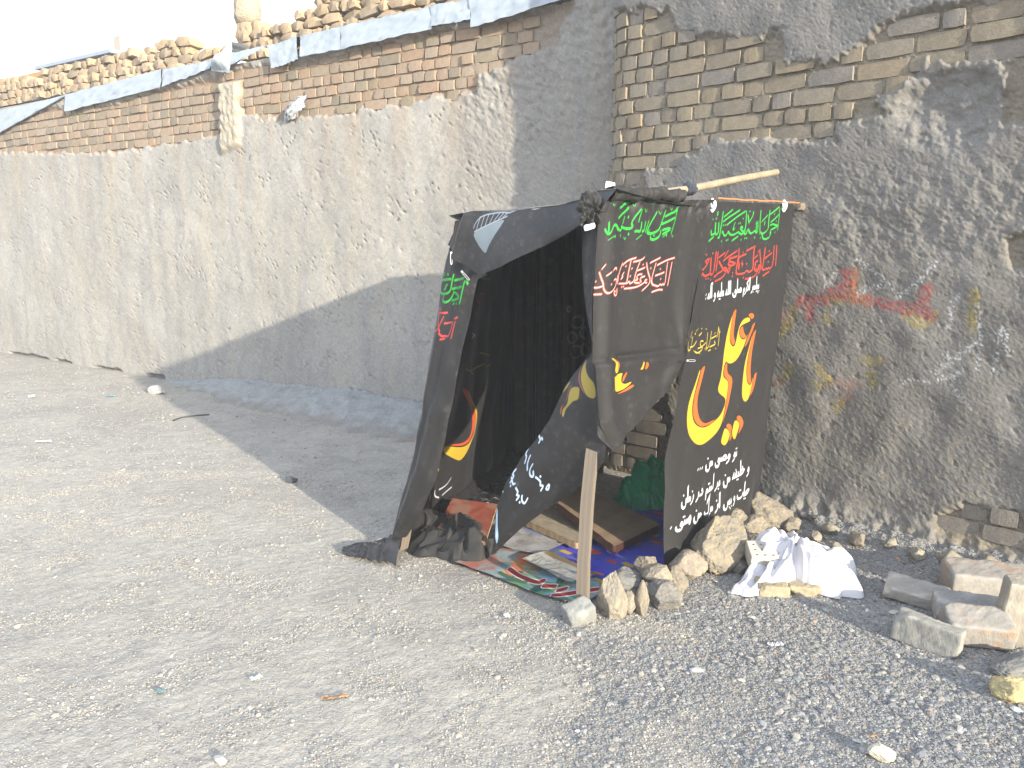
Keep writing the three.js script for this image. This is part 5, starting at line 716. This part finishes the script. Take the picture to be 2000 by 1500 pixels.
stone('pale wedge stone resting on the rough rounded lump', 307, 0.548, -2.8, 0.105, 0.08, 0.09, buff, { lift: 0.05, turn: 0.3 });
stone('broken clay lump leaning on the dark flat slab', 308, 0.535, -2.95, 0.1, 0.085, 0.09, tan, { lift: 0.02, turn: 0.8, planes: 8 });
stone('smooth rounded pinkish stone against the hem of the right hanging', 309, 0.69, -2.97, 0.155, 0.12, 0.13, [0.205, 0.175, 0.142], { planes: 20, turn: 0.4 });
stone('tan stone tucked below the smooth rounded pinkish stone', 310, 0.622, -2.85, 0.105, 0.1, 0.09, tan, { turn: 1.1 });
stone('big boulder leaning on the right hanging, largest of the stones', 311, 0.85, -3.1, 0.29, 0.225, 0.2, [0.185, 0.163, 0.127], { planes: 12, turn: 0.9, detail: 34 });
stone('small knobbly stone on top behind the big boulder', 312, 0.985, -3.4, 0.12, 0.09, 0.1, tan, { lift: 0.06 });
stone('flattish tan stone between the big boulder and the topmost stone by the wall', 313, 1.085, -3.4, 0.15, 0.08, 0.12, tan, { lift: 0.035, turn: 0.6 });
stone('large tan stone nearest the wall at the far corner of the hanging', 314, 1.18, -3.6, 0.25, 0.175, 0.17, [0.185, 0.162, 0.126], { planes: 15, turn: -0.5, detail: 30 });
stone('small dark stone between the big boulder and the perforated brick', 315, 0.92, -3.02, 0.075, 0.06, 0.06, grey);
stone('flat grey slab stone below the brick pile at the right edge', 316, 1.56, -2.27, 0.2, 0.06, 0.12, slate, { group: 'stones at the right edge', turn: 0.5 });
stone('yellowish clay lump in front of the flat slab at the right edge', 317, 1.45, -2.12, 0.115, 0.08, 0.09, [0.33, 0.28, 0.15], { group: 'stones at the right edge', planes: 9 });
stone('pale flat stone alone on the gravel near the bottom of the view', 318, 0.946, -1.84, 0.062, 0.04, 0.05, [0.42, 0.39, 0.31], { group: 'lone stones on the yard' });
stone('pale squared stone at the foot of the plastered wall', 319, -3.08, -6.82, 0.14, 0.08, 0.1, [0.42, 0.4, 0.37], { group: 'lone stones on the yard' });
stone('small dark bluish stone alone on the shaded earth left of the tent', 320, -1.197, -4.2, 0.07, 0.035, 0.05, [0.06, 0.065, 0.07], { group: 'lone stones on the yard' });
{ const r = mulberry(61); // rubble at the wall foot, each lump its own
  const spots = [[1.3, -3.52, 0.07], [1.36, -3.4, 0.05], [1.43, -3.42, 0.06], [1.5, -3.3, 0.07], [1.62, -3.24, 0.045], [1.68, -3.14, 0.06], [1.25, -3.4, 0.045], [1.78, -3.06, 0.07], [1.4, -3.28, 0.04], [1.9, -3.02, 0.05]];
  spots.forEach(([x, z, s], i) => { const m = stone(['first', 'second', 'third', 'fourth', 'fifth', 'sixth', 'seventh', 'eighth', 'ninth', 'tenth'][[0, 2, 4, 5, 6, 7, 1, 8, 3, 9][i]] + ' clay lump from the hanging in the rubble along the brick wall foot', 400 + i, x, z, s * 1.3, s, s, i % 3 ? [0.22, 0.2, 0.16] : tan, { name: 'clay_lump', group: 'clay lumps along the wall foot', turn: r() * 6, detail: 8 }); });
}
// ---------- loose bricks
const mBlock = std([1, 1, 1], { vertexColors: true, roughness: 0.95, bumpMap: gritBump, bumpScale: 0.0015 });
function brickThing(label, seed, x, z, L, H, D, yaw, tone, o = {}) {
  const m = mesh('brick', roughBlock(seed, L, H, D, tone, o.stain ?? [tone[0] * 1.3, tone[1] * 1.28, tone[2] * 1.25], o.worn), mBlock); m.rotation.set(o.rx ?? 0, yaw, o.rz ?? 0, 'YXZ'); m.position.set(x, Math.max(0, groundY(x, z)) + H / 2 + (o.lift ?? -0.004), z);
  return tag(m, label, 'brick', o.group ?? 'bricks heaped at the right edge');
}
const G1 = [0.26, 0.24, 0.21], G2 = [0.29, 0.268, 0.235], G3 = [0.25, 0.242, 0.226];
brickThing('flat tipped brick lying apart at the left of the brick heap', 501, 1.5, -2.76, 0.23, 0.05, 0.105, -0.62, G2, { rx: 0.28, rz: -0.08, lift: 0.012 });
brickThing('big pale slab brick at the back of the brick heap', 502, 1.79, -2.82, 0.3, 0.115, 0.17, -0.25, [0.3, 0.275, 0.24], { stain: [0.31, 0.22, 0.16], rx: 0.05 });
brickThing('grey brick in the middle of the heap behind the reddish one', 503, 1.59, -2.6, 0.22, 0.075, 0.11, -0.3, G3, { rx: 0.25, lift: 0.01 });
brickThing('reddish stained brick at the front of the heap', 504, 1.53, -2.45, 0.2, 0.085, 0.12, -0.22, [0.27, 0.25, 0.22], { stain: [0.29, 0.2, 0.13], rx: 0.3, lift: 0.02 });
brickThing('grey half brick standing on edge at the front left of the heap', 505, 1.355, -2.42, 0.2, 0.1, 0.06, -0.75, [0.25, 0.242, 0.215], { rz: -0.1 });
brickThing('tall upright brick cut off by the right edge of the view', 506, 1.69, -2.47, 0.14, 0.21, 0.1, -0.35, [0.28, 0.25, 0.2], { rz: -0.12 });
brickThing('tan brick under the front left of the white cloth', 507, 0.985, -2.84, 0.115, 0.045, 0.1, -0.08, [0.33, 0.27, 0.18], { group: 'bricks under the white cloth' });
brickThing('tan brick under the front right of the white cloth', 508, 1.105, -2.85, 0.115, 0.04, 0.1, -0.12, [0.33, 0.27, 0.18], { group: 'bricks under the white cloth' });
{ // perforated brick
  const o = thing('perforated_brick', 'pale perforated brick with rows of holes beside the white cloth', 'brick', null, [0.985, 0.06, -2.985], -0.05), s = new THREE.Shape(); s.moveTo(-0.05, -0.05); s.lineTo(0.05, -0.05); s.lineTo(0.05, 0.05); s.lineTo(-0.05, 0.05);
  for (let i = 0; i < 3; i++) for (let j = 0; j < 3; j++) { const h = new THREE.Path(); h.absellipse(-0.031 + i * 0.031, -0.031 + j * 0.031, 0.0085, 0.0075, 0, 6.3, true); s.holes.push(h); }
  const g = new THREE.ExtrudeGeometry(s, { depth: 0.06, bevelEnabled: true, bevelSize: 0.003, bevelThickness: 0.003, bevelSegments: 2, curveSegments: 10 }); g.rotateX(-Math.PI / 2);
  const b = mesh('block', g, std([0.42, 0.4, 0.35], { bumpMap: gritBump, bumpScale: 0.002 }), o); b.rotation.x = 0.32; const f = mesh('hollow_floor', new THREE.BoxGeometry(0.08, 0.012, 0.08), std([0.1, 0.09, 0.08]), b); f.position.y = 0.015;
}
// ---------- litter
function scrap(name, label, cat, x, z, w, d, tone, seed, o = {}) {
  const c = Math.cos(o.turn ?? seed), s = Math.sin(o.turn ?? seed), g = sheet(14, 10, (i, j) => { const a = i / 14 - 0.5, b = (j / 10 - 0.5) * (1 - 0.35 * Math.abs(a) + 0.25 * n2(a * 5, seed)), px = a * w, pz = b * d; const lx = px * c + pz * s, lz = -px * s + pz * c; return [lx, Math.max(0, groundY(x + lx, z + lz) - groundY(x, z)) + 0.005 + (o.lift ?? 0.35) * d * Math.abs(n2(a * 3 + seed, b * 3)), lz, a, b]; });
  const m = mesh(name, g, std(tone, { roughness: o.rough ?? 0.6 })); m.position.set(x, groundY(x, z), z); return tag(m, label, cat, o.group);
}
const cw = scrap('sweet_wrapper', 'crumpled white and pink sweet wrapper on the gravel', 'wrapper', 0.864, -2.42, 0.05, 0.022, [0.55, 0.5, 0.52], 1.2, { turn: 0.1 });
scrap('paper_scrap', 'white paper scrap on sunlit earth at the left edge', 'paper scrap', -4.02, -6.57, 0.09, 0.05, [0.75, 0.75, 0.75], 2, { group: 'paper scraps' });
scrap('paper_scrap', 'long white paper scrap in front of the shadow edge left', 'paper scrap', -3.01, -5.0, 0.1, 0.03, [0.7, 0.7, 0.68], 3, { turn: 0, group: 'paper scraps' });
scrap('plastic_scrap', 'small teal plastic scrap on sunlit earth near the wall', 'plastic scrap', -3.37, -6.59, 0.07, 0.03, [0.12, 0.4, 0.46], 4, { turn: 0 });
scrap('leaf_scrap', 'orange brown curled leaf on the gravel at the bottom', 'leaf', -0.49, -2.075, 0.075, 0.016, [0.34, 0.19, 0.09], 5, { turn: 0.15 });
scrap('glass_shard', 'bluish green glass shard on the gravel at lower left', 'shard', -0.987, -2.09, 0.035, 0.018, [0.17, 0.26, 0.25], 6, { rough: 0.2 });
scrap('paper_scrap', 'pale crumpled paper scrap on the gravel below the left post', 'paper scrap', -0.74, -2.17, 0.035, 0.02, [0.6, 0.62, 0.62], 7, { group: 'paper scraps' });
scrap('paper_scrap', 'tiny white paper scrap just in front of the printed sheet', 'paper scrap', -0.008, -2.6, 0.036, 0.02, [0.75, 0.74, 0.7], 8, { group: 'paper scraps' });
{ const c = [V(-2.46, 0.012, -5.684), V(-2.43, 0.018, -5.74), V(-2.36, 0.02, -5.8), V(-2.25, 0.03, -5.82)]; c.forEach((p) => (p.y += groundY(p.x, p.z))); tag(mesh('twig', new THREE.TubeGeometry(new THREE.CatmullRomCurve3(c), 24, 0.006, 6), std([0.05, 0.045, 0.04])), 'thin dark bent twig lying at the edge of the tent shadow', 'twig'); }
{ const r = mulberry(91), proto = new THREE.Mesh(rockGeo(600, 1, 0.6, 0.85, [0.4, 0.385, 0.35], { detail: 5 }), mStone); // pebbles that stand out from the gravel, each a copy of one
  proto.castShadow = proto.receiveShadow = true;
  for (const [x, z, s, label] of [
    [0.847, -2.622, 0.022, 'pale pebble on the gravel below the perforated brick'],
    [0.736, -2.360, 0.018, 'white pebble on the gravel left of the sweet wrapper'],
    [0.693, -2.205, 0.020, 'white pebble on the gravel straight below the sweet wrapper'],
    [1.231, -2.359, 0.020, 'white pebble on the gravel left of the grey half brick'],
    [1.370, -2.676, 0.032, 'flat grey pebble on the gravel just below the flat tipped brick'],
    [0.914, -1.912, 0.018, 'small white pebble left of the lone pale flat stone'],
    [0.573, -2.262, 0.030, 'broad pale pebble on the gravel well below the big boulder'],
    [1.237, -2.026, 0.022, 'white sliver of stone below the yellowish clay lump'],
    [0.621, -2.722, 0.020, 'small buff pebble right of the rough rounded lump'],
    [0.231, -2.477, 0.020, 'small pale pebble below the square stone block'],
    [-2.046, -3.659, 0.020, 'white pebble on sunlit earth near the left edge'],
    [-0.707, -1.787, 0.030, 'pale pebble at the very bottom edge left of centre'],
    [-0.426, -2.920, 0.022, 'small tan pebble below the black cloth tail'],
    [-1.951, -4.553, 0.020, 'white pebble on sunlit earth beside the shadow edge'],
    [-0.948, -4.658, 0.022, 'pale pebble in the tent shadow left of the front strip']]) { const o = proto.clone(); o.name = numbered('pebble'); o.scale.set(s * (1 + 0.4 * r()), s * (0.7 + 0.4 * r()), s); o.position.set(x, groundY(x, z) + s * 0.15, z); o.rotation.y = r() * 6; scene.add(o); tag(o, label, 'pebble', 'pebbles standing out on the yard'); }
}

renderer.render(scene, camera);
